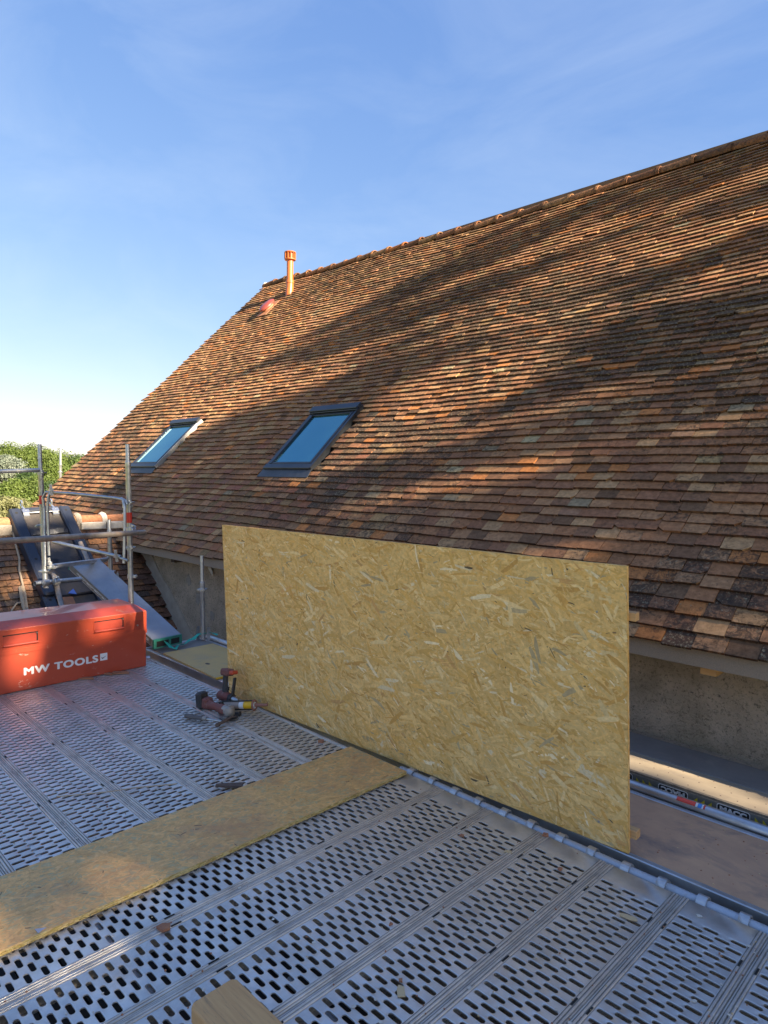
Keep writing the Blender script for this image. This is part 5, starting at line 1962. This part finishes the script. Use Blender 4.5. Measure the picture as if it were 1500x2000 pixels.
mb = MB(); mb.box((-0.035, -0.038, -0.042), (0.03, 0.038, 0.072), G @ Matrix.Rotation(-0.12, 4, 'Y'), bev=0.010); mb.build('battery', M_TOOLK, gr_)
mb = MB(); mb.box((-0.037, -0.02, 0.0), (-0.0355, 0.02, 0.025), G @ Matrix.Rotation(-0.12, 4, 'Y')); mb.build('battery_label', M_WHITE, gr_)
mb = MB()
mb.lathe([(0.030, 0), (0.036, 0.01), (0.036, 0.045), (0.030, 0.062), (0.014, 0.070)], G @ Matrix.Translation((Lg - 0.035, 0, -0.030)), 18)
mb.tube([G @ Vector((Lg - 0.09, 0, 0.004)), G @ Vector((Lg - 0.035, 0, 0.0))], [0.034, 0.032], 14)
mb.lathe([(0.012, 0.02), (0.012, 0.036), (0.004, 0.038)], G @ Matrix.Translation((Lg - 0.035, 0, 0.01)), 10)
mb.build('gear_head', M_TOOLG, gr_, smooth=True)
mb = MB(); mb.lathe([(0.064, -0.036), (0.066, -0.030), (0.02, -0.027)], G @ Matrix.Translation((Lg - 0.03, -0.01, 0.0)), 28); mb.build('cutting_disc', M_BLACKR, gr_)
mb = MB()
n = 18; vs = []
for k in range(n + 1):
    a = -pi * 0.1 + pi * 1.0 * k / n
    for (r, z) in ((0.020, -0.018), (0.072, -0.018), (0.074, -0.034), (0.070, -0.034), (0.069, -0.021), (0.020, -0.021)):
        vs.append(G @ Vector((Lg - 0.03 + r * cos(a + 2.4), -0.0 + r * sin(a + 2.4), z)))
fs = []
for k in range(n):
    for j in range(6):
        a = k * 6 + j; b2 = k * 6 + (j + 1) % 6
        fs.append((a, b2, b2 + 6, a + 6))
mb.add(vs, fs); mb.build('guard', M_STEEL, gr_)

# drill standing on its head with the battery up, chuck to the right
dr = empty('cordless_drill', 'dusty red cordless drill upside down against the OSB board', 'drill', (-4.2, 2.62, DZ))
D0 = Vector((-4.265, 2.60, DZ + 0.055)); D1 = Vector((-4.02, 2.635, DZ + 0.050))
dd_ = (D1 - D0); Ld = dd_.length
F = frame(D0, dd_, (0, 0.15, 1))   # x along barrel, y up
AXM = F @ Matrix.Rotation(pi / 2, 4, 'Y')
mb = MB(); mb.lathe([(0.018, -0.035), (0.034, -0.028), (0.038, 0.0), (0.038, 0.06), (0.034, 0.085)], AXM, 18)
mb.build('motor_body', M_TOOLR, dr, smooth=True)
mb = MB(); mb.lathe([(0.033, 0.086), (0.035, 0.09), (0.035, 0.115), (0.031, 0.12)], AXM, 18); mb.build('torque_collar', M_TOOLK, dr, smooth=True)
mb = MB(); mb.lathe([(0.026, 0.121), (0.027, 0.14), (0.022, 0.165), (0.012, 0.178)], AXM, 18); mb.build('chuck', M_STEEL, dr, smooth=True)
mb = MB(); mb.lathe([(0.0045, 0.178), (0.0045, 0.235), (0.003, 0.24)], AXM, 8); mb.build('bit', M_STEEL, dr)
hb = F @ Vector((0.03, 0.03, 0)); 
Hm_ = F @ Matrix.Rotation(0.10, 4, 'Z')
mb = MB()
mb.add(*(lambda ps: ([Hm_ @ Vector(p) for p in ps], [(k, (k + 1) % 8, 8 + (k + 1) % 8, 8 + k) for k in range(8)] + [(8 + k, 8 + (k + 1) % 8, 16 + (k + 1) % 8, 16 + k) for k in range(8)] + [tuple(range(16, 24))]))(
    [(0.03 + 0.030 * cos(2 * pi * k / 8), 0.02, 0.020 * sin(2 * pi * k / 8)) for k in range(8)] + [(0.025 + 0.021 * cos(2 * pi * k / 8), 0.07, 0.017 * sin(2 * pi * k / 8)) for k in range(8)] + [(0.022 + 0.022 * cos(2 * pi * k / 8), 0.155, 0.018 * sin(2 * pi * k / 8)) for k in range(8)]))
mb.build('grip', M_TOOLK, dr, smooth=True)
mb = MB(); mb.box((-0.01, 0.150, -0.034), (0.085, 0.200, 0.034), Hm_, bev=0.010); mb.build('battery', M_TOOLR, dr)
mb = MB(); mb.box((0.055, 0.045, -0.008), (0.066, 0.07, 0.008), Hm_, bev=0.002); mb.build('trigger', M_TOOLK, dr)
mb = MB(); mb.box((0.086, 0.165, -0.030), (0.125, 0.192, 0.030), Hm_ @ Matrix.Rotation(0, 4, 'Z'), bev=0.006); mb.build('battery_clip', mat('bright_red_clip', (0.50, 0.07, 0.03), 0.5), dr)
mb = MB(); mb.box((0.102, 0.0, -0.013), (0.118, 0.155, 0.013), Hm_ @ Matrix.Rotation(-0.10, 4, 'Z'), bev=0.004); mb.build('belt_clip', M_BLACKR, dr)
mb = MB(); mb.tube([F @ Vector((0.095, -0.01, 0.02)), F @ Vector((0.15, -0.035, 0.03)), F @ Vector((0.185, -0.012, 0.012))], [0.012, 0.016, 0.016], 10); mb.build('side_handle', M_TOOLK, dr, smooth=True)

# caulking gun with a yellow cartridge leaning on the board
cg = empty('caulking_gun', 'skeleton caulking gun with a yellow tipped cartridge leaning on the board', 'caulking gun', (-4.0, 2.60, DZ))
C0 = Vector((-4.10, 2.525, DZ + 0.040)); C1 = Vector((-3.86, 2.655, DZ + 0.075))
F = frame(C0, C1 - C0, (0, 0, 1)); Lc_ = (C1 - C0).length
A2 = F @ Matrix.Rotation(pi / 2, 4, 'Y')
mb = MB(); mb.lathe([(0.024, 0.0), (0.025, 0.005), (0.025, Lc_ * 0.42), (0.024, Lc_ * 0.43)], A2, 16); mb.build('cartridge_rear', mat('grey_cartridge', (0.30, 0.24, 0.2), 0.5), cg, smooth=True)
mb = MB(); mb.lathe([(0.0252, Lc_ * 0.43), (0.0252, Lc_ * 0.55)], A2, 16); mb.build('cartridge_label', M_WHITE, cg, smooth=True)
mb = MB(); mb.lathe([(0.0254, Lc_ * 0.56), (0.0254, Lc_ * 0.80), (0.02, Lc_ * 0.82)], A2, 16); mb.build('cartridge_front', M_CARTY, cg, smooth=True)
mb = MB(); mb.lathe([(0.022, Lc_ * 0.82), (0.022, Lc_ * 0.86)], A2, 14); mb.build('cartridge_cap', M_WHITE, cg)
mb = MB(); mb.lathe([(0.013, Lc_ * 0.86), (0.011, Lc_ * 1.1), (0.008, Lc_ * 1.22)], A2, 12); mb.tube([F @ Vector((Lc_ * 1.18, 0, 0)), F @ Vector((Lc_ * 1.22, 0.018, 0))], 0.004, 6); mb.build('nozzle', M_TERRA, cg, smooth=True)
mb = MB()
ring = [A2 @ Vector((0.034 * cos(2 * pi * k / 16), 0.034 * sin(2 * pi * k / 16), Lc_ * 0.84)) for k in range(17)]
mb.tube(ring, 0.007, 8, caps=False); mb.build('front_ring', M_TERRA, cg, smooth=True)
mb = MB()
for sy2 in (1, -1): mb.tube([F @ Vector((-0.03, sy2 * 0.030, 0)), F @ Vector((Lc_ * 0.84, sy2 * 0.032, 0))], 0.0045, 6)
mb.build('frame_rod', M_TOOLK, cg)
mb = MB(); mb.box((-0.05, -0.030, -0.012), (-0.02, 0.030, 0.012), F, bev=0.004); mb.tube([F @ Vector((-0.035, -0.02, 0)), F @ Vector((0.06, -0.055, 0.04)), F @ Vector((0.14, -0.045, 0.05))], [0.013, 0.017, 0.016], 10); mb.build('trigger_grip', M_TOOLK, cg)

# hammer
h0, h1 = Vector((-4.165, 2.245, DZ + 0.018)), Vector((-3.885, 2.375, DZ + 0.020))
hm = empty('hammer', 'roofing hammer with a dark rubber grip lying across a deck seam', 'hammer', tuple((h0 + h1) / 2))
d = (h1 - h0); F = frame(h0, d, (0, 0, 1)); A2 = F @ Matrix.Rotation(pi / 2, 4, 'Y')
mb = MB(); mb.lathe([(0.012, 0), (0.017, 0.006), (0.016, 0.06), (0.014, 0.13), (0.016, 0.145)], A2, 12); mb.build('grip', mat('grey_rubber', (0.09, 0.085, 0.085), 0.7, 0, var=(0.14, 0.12, 0.11), nscale=40), hm, smooth=True)
mb = MB(); mb.lathe([(0.015, 0.146), (0.015, 0.175)], A2, 12); mb.build('grip_collar', M_TOOLG, hm)
mb = MB(); mb.lathe([(0.008, 0.176), (0.008, d.length)], A2, 10); mb.build('shaft', M_STEEL, hm)
mb = MB()
hd = Vector((-0.42, 0.9, 0)).normalized()
e1_ = h1
mb.tube([e1_ - hd * 0.075, e1_ - hd * 0.05, e1_ - hd * 0.045, e1_ + hd * 0.02, e1_ + hd * 0.07 + Vector((0.01, 0, 0.004)), e1_ + hd * 0.125 + Vector((0.035, 0, 0.006))], [0.015, 0.015, 0.010, 0.013, 0.009, 0.003], 8)
mb.build('head', M_STICK, hm)

# ------------------------------------------------------------------ foreground timber end and bits on the deck
tm = MB()
M = frame((-1.805, 0.985, DECK_Z + 0.004), (1.0, 0.02, 0), (-0.02, 1, 0))
tm_pts = [(0.0, 0.0), (1.5, -0.02), (1.5, 0.15), (0.02, 0.168)]
def _rc(pts): return pts
# long offcut, axis +X, its cut end near the strip
tm.prism([(0.012, 0.0), (1.5, -0.02), (1.5, 0.155), (0.014, 0.165), (0.0, 0.150), (0.0, 0.014)], 0, 0.055, M)
o = tm.build('timber_offcut', M_WOODN); tag(o, 'sawn timber board end lying on the near planks at the bottom edge', 'timber board')
mod = o.modifiers.new('bevel', 'BEVEL'); mod.width = 0.006; mod.segments = 2


def deck_pt(px, py, z=DECK_Z):
    r = CM @ Vector(((px - 750) / FPX, -(py - 1000) / FPX, -1))
    return r * (z / r.z)


def bit(name, px, py, poly, th, m, label, cat, rot=0, z=DECK_Z + 0.003, tilt=0.0):
    c = deck_pt(px, py, z)
    b = MB(); b.prism(poly, 0, th, Matrix.Translation(c) @ Matrix.Rotation(rot, 4, 'Z') @ Matrix.Rotation(tilt, 4, 'X'))
    o = b.build(name, m)
    return tag(o, label, cat)


bit('tile_shard', 320, 1814, [(-0.028, 0.0), (0.0, -0.022), (0.026, -0.008), (0.018, 0.020), (-0.012, 0.018)], 0.010, M_SHARD, 'orange clay shard on the plank seam below the OSB strip', 'tile shard', 0.8)
bit('wood_chip', 1228, 1792, [(-0.03, -0.01), (0.01, -0.014), (0.034, -0.006), (0.03, 0.008), (-0.01, 0.012), (-0.035, 0.006)], 0.003, M_CHIP, 'pale wood chip on the fourth plank near the tube', 'wood chip', 0.2, tilt=0.05)
bit('wood_chip', 783, 1938, [(-0.014, -0.02), (0.012, -0.022), (0.014, 0.02), (-0.004, 0.03), (-0.012, 0.012)], 0.003, M_CHIP, 'upright pale wood chip on the planks in the lower middle', 'wood chip', 0.9)
bit('wood_chip', 992, 1664, [(-0.016, -0.01), (0.02, -0.008), (0.012, 0.012), (-0.014, 0.01)], 0.003, M_CHIP, 'small pale chip beside the third seam near the tube', 'wood chip', 0.4)
bit('tile_shard', 902, 1633, [(-0.010, -0.008), (0.012, -0.004), (0.006, 0.010), (-0.010, 0.008)], 0.006, M_SHARD, 'small orange shard beyond the strip end near the seam', 'tile shard', 0.1)
bit('tile_shard', 1066, 1633, [(-0.014, -0.010), (0.014, -0.006), (0.010, 0.010), (-0.012, 0.010)], 0.012, M_SHARD, 'reddish shard caught beside the ledger tube', 'tile shard', 0.4)
bit('tile_shard', 1094, 1699, [(-0.010, -0.006), (0.012, -0.004), (0.006, 0.008), (-0.008, 0.008)], 0.008, M_SHARD, 'red crumb on the fourth plank close to the tube', 'tile shard', 1.4)
bit('tile_shard', 627, 1450, [(-0.016, -0.012), (0.016, -0.010), (0.014, 0.014), (-0.012, 0.010)], 0.016, M_SHARD, 'brown shard against the foot of the OSB board', 'tile shard', 0.5)
bit('tile_shard', 762, 1806, [(-0.008, -0.006), (0.010, -0.004), (0.004, 0.008)], 0.006, M_SHARD, 'tiny shard on the middle seam of the near deck', 'tile shard', 1.2)
bit('tile_shard', 783, 1916, [(-0.007, -0.006), (0.009, -0.004), (0.004, 0.008), (-0.006, 0.006)], 0.005, M_SHARD, 'small orange crumb just above the upright chip', 'tile shard', 2.2)
bit('paper_scrap', 78, 1817, [(-0.022, 0.008), (0.018, 0.014), (0.0, -0.016)], 0.001, mat('grey_paper', (0.42, 0.41, 0.45), 0.8), 'small grey triangular scrap on the sunlit OSB strip', 'paper scrap', 0.9, z=DECK_Z + 0.028)
for (px, py, a, s_, lab) in ((235, 1315, 0.9, 1.5, 'flat brown tile shard under the front corner of the red chest'), (212, 1317, 0.4, 1.0, 'small tan shard against the foot of the red chest'), (170, 1326, 0.8, 1.2, 'thin tan tile shard by the base of the red chest')):
    bit('tile_shard', px, py, [(-0.05 * s_, -0.02 * s_), (0.05 * s_, -0.012 * s_), (0.03 * s_, 0.02 * s_), (-0.04 * s_, 0.018 * s_)], 0.012, M_SHARD, lab, 'tile shard', a)
# splashes of cement dried on the steel
b = MB(); rq = random.Random(31)
for (x0, x1, y0, y1, n_s) in ((-4.6, -3.7, 1.9, 2.6, 70), (-5.2, -3.1, 0.4, 2.4, 80), (-2.4, -0.3, 0.2, 2.7, 70), (-3.4, -3.05, 0.9, 1.9, 40)):
    for k in range(n_s):
        r_ = rq.uniform(0.002, 0.009) * (1.6 if rq.random() < 0.1 else 1)
        x, y = rq.uniform(x0, x1), rq.uniform(y0, y1)
        ps = [(r_ * rq.uniform(.6, 1.3) * cos(q), r_ * rq.uniform(.6, 1.3) * sin(q)) for q in [2 * pi * i / 7 for i in range(7)]]
        b.prism(ps, 0.0, 0.0012, Matrix.Translation((x, y, DECK_Z + 0.0012)))
o = b.build('cement_splashes', M_MORTAR); tag(o, 'small pale cement splashes dried on the steel planks', 'splashes', kind='stuff')
# piece of bark and thin straws
b = MB(); c = deck_pt(452, 1535, DECK_Z + 0.012)
b.prism([(-0.085, -0.008), (-0.03, -0.018), (0.06, -0.024), (0.062, 0.016), (-0.02, 0.012), (-0.08, 0.006)], 0, 0.012, Matrix.Translation(c) @ Matrix.Rotation(0.85, 4, 'Z') @ Matrix.Rotation(0.1, 4, 'X'))
o = b.build('bark_piece', M_STICK); tag(o, 'dark bark sliver beside the OSB strip', 'bark piece')
b = MB(); b.tube([deck_pt(110, 1556, DZ + 0.012), deck_pt(215, 1546, DZ + 0.018), deck_pt(268, 1538, DZ + 0.012), deck_pt(345, 1531, DZ + 0.012)], 0.003, 6)
o = b.build('straw', M_ROPE); tag(o, 'long thin dry stalk lying across three far planks', 'stalk')
# crumbs of mortar and dust
rc = random.Random(99)
for nm, cnt, m, rad in (('mortar_grit', 420, M_SHARD, (0.0015, 0.0045)), ('sawdust_grit', 380, M_CHIP, (0.0012, 0.004))):
    b = MB()
    for k in range(cnt):
        if rc.random() < 0.5:
            x, y = rc.uniform(-2.45, -0.1), rc.uniform(-0.1, 2.72)
            sx = round((x + 2.60) / 0.3225) * 0.3225 - 2.60
            if rc.random() < 0.6: x = sx + rc.uniform(-0.035, 0.035)
            z = DECK_Z + 0.001
        elif rc.random() < 0.5: x, y, z = rc.uniform(-5.4, -3.0), rc.uniform(0.3, 2.7), DECK_Z + 0.001
        else: x, y, z = rc.uniform(-1.25, 0.8), rc.uniform(2.93, 3.44), DECK_Z - 0.003
        r = rc.uniform(*rad)
        b.prism([(r * cos(q) * rc.uniform(.6, 1.2), r * sin(q) * rc.uniform(.6, 1.2)) for q in [2 * pi * i / 5 for i in range(5)]], 0, r * 0.7, Matrix.Translation((x, y, z)))
    o = b.build(nm, m); tag(o, 'scattered ' + ('reddish clay crumbs' if nm[0] == 'm' else 'pale wood crumbs') + ' over the decks', 'grit', kind='stuff')

# ------------------------------------------------------------------ trees
def leaf_cards(centres, rnd, per, size, sx=1.0):
    """centres: (pos, radius). Returns verts, faces of many small leaf quads"""
    vs, fs = [], []
    for (c, R_) in centres:
        for k in range(per):
            d = Vector((rnd.gauss(0, 1), rnd.gauss(0, 1), rnd.gauss(0, 1))).normalized() * R_ * rnd.random() ** 0.45
            p = c + Vector((d.x, d.y, d.z * 0.85))
            n = (d.normalized() + Vector((rnd.gauss(0, 0.6), rnd.gauss(0, 0.6), rnd.gauss(0, 0.6) + 0.3))).normalized()
            a = n.cross(Vector((rnd.random(), rnd.random(), rnd.random() + 0.1))).normalized()
            b = n.cross(a)
            s = size * rnd.uniform(0.6, 1.3)
            i = len(vs)
            vs += [p - a * s, p + b * s * 0.55, p + a * s, p - b * s * 0.55]
            fs.append((i, i + 1, i + 2, i + 3))
    return vs, fs


def limb_mesh(mb, base, top, r0, r1, rnd, wob=0.15, n=8, seg_=6):
    pts, rs = [], []
    base, top = Vector(base), Vector(top)
    L = (top - base).length
    for k in range(seg_ + 1):
        t = k / seg_
        p = base.lerp(top, t)
        if 0 < k < seg_: p += Vector((rnd.gauss(0, 1), rnd.gauss(0, 1), 0)) * wob * L * 0.08
        pts.append(p); rs.append(r0 + (r1 - r0) * t)
    mb.tube(pts, rs, n)


def tree(x, y, h, R_, m, label, seed, dens=1.0, size=0.34, trunk=0.3, cat='tree', grp=None, spread=1.0, low=0.25):
    rnd = random.Random(seed)
    t = empty('broadleaf_tree' if cat == 'tree' else 'hedge_bush', label, cat, (x, y, GZ), group=grp)
    mb = MB()
    limb_mesh(mb, (x, y, GZ), (x, y, GZ + h * 0.75), trunk, trunk * 0.3, rnd)
    cs = []
    nc = int(34 * dens)
    for k in range(nc):
        a = rnd.uniform(0, 2 * pi)
        tt = rnd.uniform(low, 1.0)
        prof = sin(pi * min(1, max(0.0, (tt - low) / (1 - low) * 0.86 + 0.14))) ** 0.6
        rr_ = R_ * prof * rnd.uniform(0.35, 0.95)
        c = Vector((x + rr_ * cos(a), y + rr_ * sin(a), GZ + h * tt * 0.93))
        cs.append((c, R_ * rnd.uniform(0.22, 0.42)))
        if k % 3 == 0:
            limb_mesh(mb, (x, y, GZ + h * tt * 0.55), c, trunk * 0.35, trunk * 0.08, rnd, n=5, seg_=3)
    mb.build('trunk', M_TRUNK, t)
    vs, fs = leaf_cards(cs, rnd, int(95 * spread), size)
    mesh_obj('crown', vs, fs, m, t)
    return t


FAR = [
    # azimuth pixel x, distance, height, radius, material, label
    (-60, 92, 11.6, 5.0, M_LEAF, 'tall green tree at the left end of the far tree line'),
    (5, 84, 10.6, 4.0, M_LEAFG, 'silvery green willow in the far tree line at the picture edge'),
    (18, 98, 13.0, 4.6, M_LEAF, 'rounded green tree behind the silvery willow'),
    (45, 90, 12.0, 4.4, M_LEAF, 'tall bright green tree left of the first scaffold post'),
    (66, 96, 13.0, 4.5, M_LEAF, 'tall green tree directly behind the first scaffold post'),
    (92, 90, 11.6, 4.4, M_LEAF, 'bright green tree between the scaffold post and the distant post'),
    (118, 96, 11.6, 4.6, M_LEAF, 'green tree behind the pale distant post'),
    (146, 98, 11.4, 4.6, M_LEAF2, 'darker green tree next to the roof verge'),
    (178, 102, 11.2, 5.0, M_LEAF, 'green tree mostly hidden behind the roof verge'),
    (28, 76, 6.2, 3.6, M_LEAF, 'low spreading green tree in front of the left tree line'),
    (80, 78, 6.8, 3.6, M_LEAF, 'low bright green tree in front of the tree line by the post'),
    (104, 76, 6.0, 3.2, M_LEAF2, 'low dark green tree by the foot of the distant post'),
    (58, 82, 7.6, 3.6, M_LEAF2, 'deep green tree low between its brighter neighbours'),
]
for i, (px, D, h, R_, m, lab) in enumerate(FAR):
    r = CM @ Vector(((px - 750) / FPX, 0.05, -1))
    r.z = 0; r.normalize()
    tree(r.x * D, r.y * D, h * 0.66, R_ * 0.8, m, lab, 100 + i, dens=1.8, size=0.115, grp='trees of the far tree line', low=0.08, spread=5.5)
for i, (px, D, h, R_) in enumerate(((-12, 70, 2.9, 2.4), (12, 68, 2.7, 2.4), (34, 70, 2.4, 2.3), (52, 72, 1.9, 2.0))):
    r = CM @ Vector(((px - 750) / FPX, 0.05, -1)); r.z = 0; r.normalize()
    tree(r.x * D, r.y * D, h, R_ * 0.8, M_LEAFB, ['pale bushy scrub at the left edge of the meadow', 'pale scrub bush second from the left above the meadow', 'pale scrub bush above the chute corner', 'small pale scrub bush behind the chute ring'][i], 300 + i, dens=0.8, size=0.13, spread=2, trunk=0.06, cat='bush', grp='bushes before the tree line', low=0.05)

# big trees behind the photographer's right shoulder: they cast the dappled shade
EA = Vector((-sin(SUN_AZ), cos(SUN_AZ), 0))
EB = Vector((-sin(SUN_EL) * cos(SUN_AZ), -sin(SUN_EL) * sin(SUN_AZ), cos(SUN_EL)))


def in_poly(p, poly):
    x, y = p
    c = False
    j = len(poly) - 1
    for i in range(len(poly)):
        xi, yi = poly[i]; xj, yj = poly[j]
        if (yi > y) != (yj > y) and x < (xj - xi) * (y - yi) / (yj - yi) + xi: c = not c
        j = i
    return c


# outline of the crown masses, seen along the sun's direction (a across, b up)
CROWN_A = [(7.95, 5.40), (8.10, 5.75), (8.4, 5.80), (8.62, 5.5), (8.87, 5.5), (9.0, 5.4), (9.23, 5.45), (9.47, 5.45), (9.63, 5.38), (9.78, 5.33), (9.8, 4.99), (9.6, 4.4), (9.4, 4.0), (8.15, 3.0), (8.37, 3.49), (8.58, 3.91), (8.57, 4.11),
           (8.49, 4.2), (8.52, 4.41), (8.28, 4.32), (8.15, 4.35), (8.05, 4.46), (7.94, 4.56), (7.93, 4.83), (7.91, 5.12)]
CROWN_B = [(5.88, 4.74), (6.35, 4.82), (6.9, 5.1), (7.10, 4.95), (7.07, 4.75), (7.04, 4.37), (7.26, 4.4), (7.44, 4.36), (7.45, 4.07), (7.43, 3.8), (7.27, 3.49), (7.09, 3.43), (7.0, 3.5), (6.86, 3.50), (6.55, 3.32), (6.2, 3.12), (5.9, 2.95),
           (5.6, 2.74), (4.76, 1.54), (5.08, 3.03)]
CROWN_C = [(4.71, 1.47), (5.64, 2.53), (5.6, 2.33), (5.84, 2.45), (5.94, 2.29), (5.98, 2.15), (6.23, 2.26), (6.41, 2.3), (6.49, 2.26), (6.77, 2.45), (7.07, 2.67), (7.11, 2.59), (6.84, 2.2), (6.99, 2.21), (6.6, 1.2), (4.13, -0.9)]
CROWN_D = [(8.05, 3.59), (8.14, 3.47), (8.14, 3.26), (7.96, 2.92), (6.56, 1.63), (7.02, 2.21), (6.84, 2.2), (7.19, 2.67), (7.46, 3.04)]
CROWN_E = [(-1.6, 1.9), (1.9, 1.75), (2.2, 1.25), (2.9, 1.25), (3.3, 0.9), (5.0, 2.9), (5.0, 1.55), (4.0, -0.6), (4.0, -4.6), (-1.6, -4.6)]
CROWN_W = [(0.8, 1.5), (2.9, 1.45), (5.0, 1.3), (5.6, 2.6), (5.75, 3.62), (0.8, 3.75)]
GAPS = [[(0.55, -0.62), (1.05, -0.66), (1.35, -0.52), (1.62, -0.34), (1.56, -0.24), (1.41, -0.18), (1.05, -0.14), (0.6, -0.2)],
        [(3.70, -0.62), (4.16, -0.62), (4.02, -1.5), (3.60, -1.5)],
        [(2.15, 0.98), (2.75, 1.00), (2.7, 1.42), (2.2, 1.42)],
        [(3.02, 0.9), (3.45, 0.9), (3.4, 1.62), (3.05, 1.62)]]
rs = random.Random(4)
T0 = 23.0
clumps = []
def scatter(polys, step, rad, prob=1.0, gaps=True, edge=0.0, streak=None):
    for poly in polys:
        xs = [p[0] for p in poly]; ys = [p[1] for p in poly]
        area = (max(xs) - min(xs)) * (max(ys) - min(ys))
        for _ in range(int(area / step ** 2 * 3.2)):
            a, b = rs.uniform(min(xs), max(xs)), rs.uniform(min(ys), max(ys))
            if not in_poly((a, b), poly): continue
            if gaps and any(in_poly((a, b), g) for g in GAPS): continue
            if rs.random() > prob: continue
            if streak is not None and noise.noise(Vector((a * 2.6 + 0.9 * b, b * 0.75, 5.0))) < streak: continue
            T = T0 + rs.gauss(0, 1.5)
            clumps.append((EA * a + EB * b + SUN * T, rad * rs.uniform(0.7, 1.1)))
scatter([CROWN_B, CROWN_E], 0.20, 0.16)
scatter([CROWN_E], 0.20, 0.16, prob=0.8)
scatter([CROWN_A], 0.20, 0.14, streak=-0.08)
scatter([CROWN_C], 0.18, 0.14, streak=-0.24)
scatter([CROWN_D], 0.18, 0.13, streak=0.02)
scatter([GAPS[1]], 0.2, 0.13, prob=0.2, gaps=False)
scatter([[(7.6, 5.0), (9.6, 5.2), (9.9, 6.1), (8.2, 6.4)], [(7.5, 3.9), (8.3, 3.6), (8.2, 4.3), (7.6, 4.9)]], 0.2, 0.12, streak=0.16)
scatter([CROWN_W], 0.22, 0.16, prob=0.72)
scatter([GAPS[0]], 0.2, 0.13, prob=0.22, gaps=False)
scatter(GAPS[2:], 0.2, 0.13, prob=0.7, gaps=False)
scatter([[(-6, 4.0), (-1.6, 1.9), (-1.6, -2.4), (-5, -3)]], 0.45, 0.36)
scatter([[(4.0, -0.9), (6.6, 1.2), (8, 2.9), (9.5, 4.0), (11, 3), (10, -1), (5, -3)]], 0.45, 0.34, prob=0.9)
groups = {'x': [], 'y': []}
for c in clumps: groups['x' if c[0].y < 6.3 else 'y'].append(c)
for key, (bx, by), lab in (('x', (19.5, 3.0), 'big leafy tree behind the photographer that shades the steel deck'), ('y', (20.5, 9.0), 'big leafy tree right of the house that shades the tiled roof')):
    t = empty('shade_tree', lab, 'tree', (bx, by, GZ), group='shade trees out of view')
    rnd = random.Random(9 if key == 'x' else 10)
    mb = MB()
    limb_mesh(mb, (bx, by, GZ), (bx, by, 9.5), 0.42, 0.12, rnd)
    cl = groups[key]
    for k in range(0, len(cl), max(1, len(cl) // 26)):
        c = cl[k][0]
        zb = max(2.5, min(9.0, c.z - 2.2))
        limb_mesh(mb, (bx, by, zb), c, 0.07, 0.02, rnd, n=5, seg_=4)
    mb.build('trunk', M_TRUNK, t)
    vs, fs = leaf_cards(cl, rnd, 24, 0.10)
    mesh_obj('crown', vs, fs, M_LEAF2, t)
print('clumps', len(clumps), 'tiles', len(tiles), 'wing', len(wt))
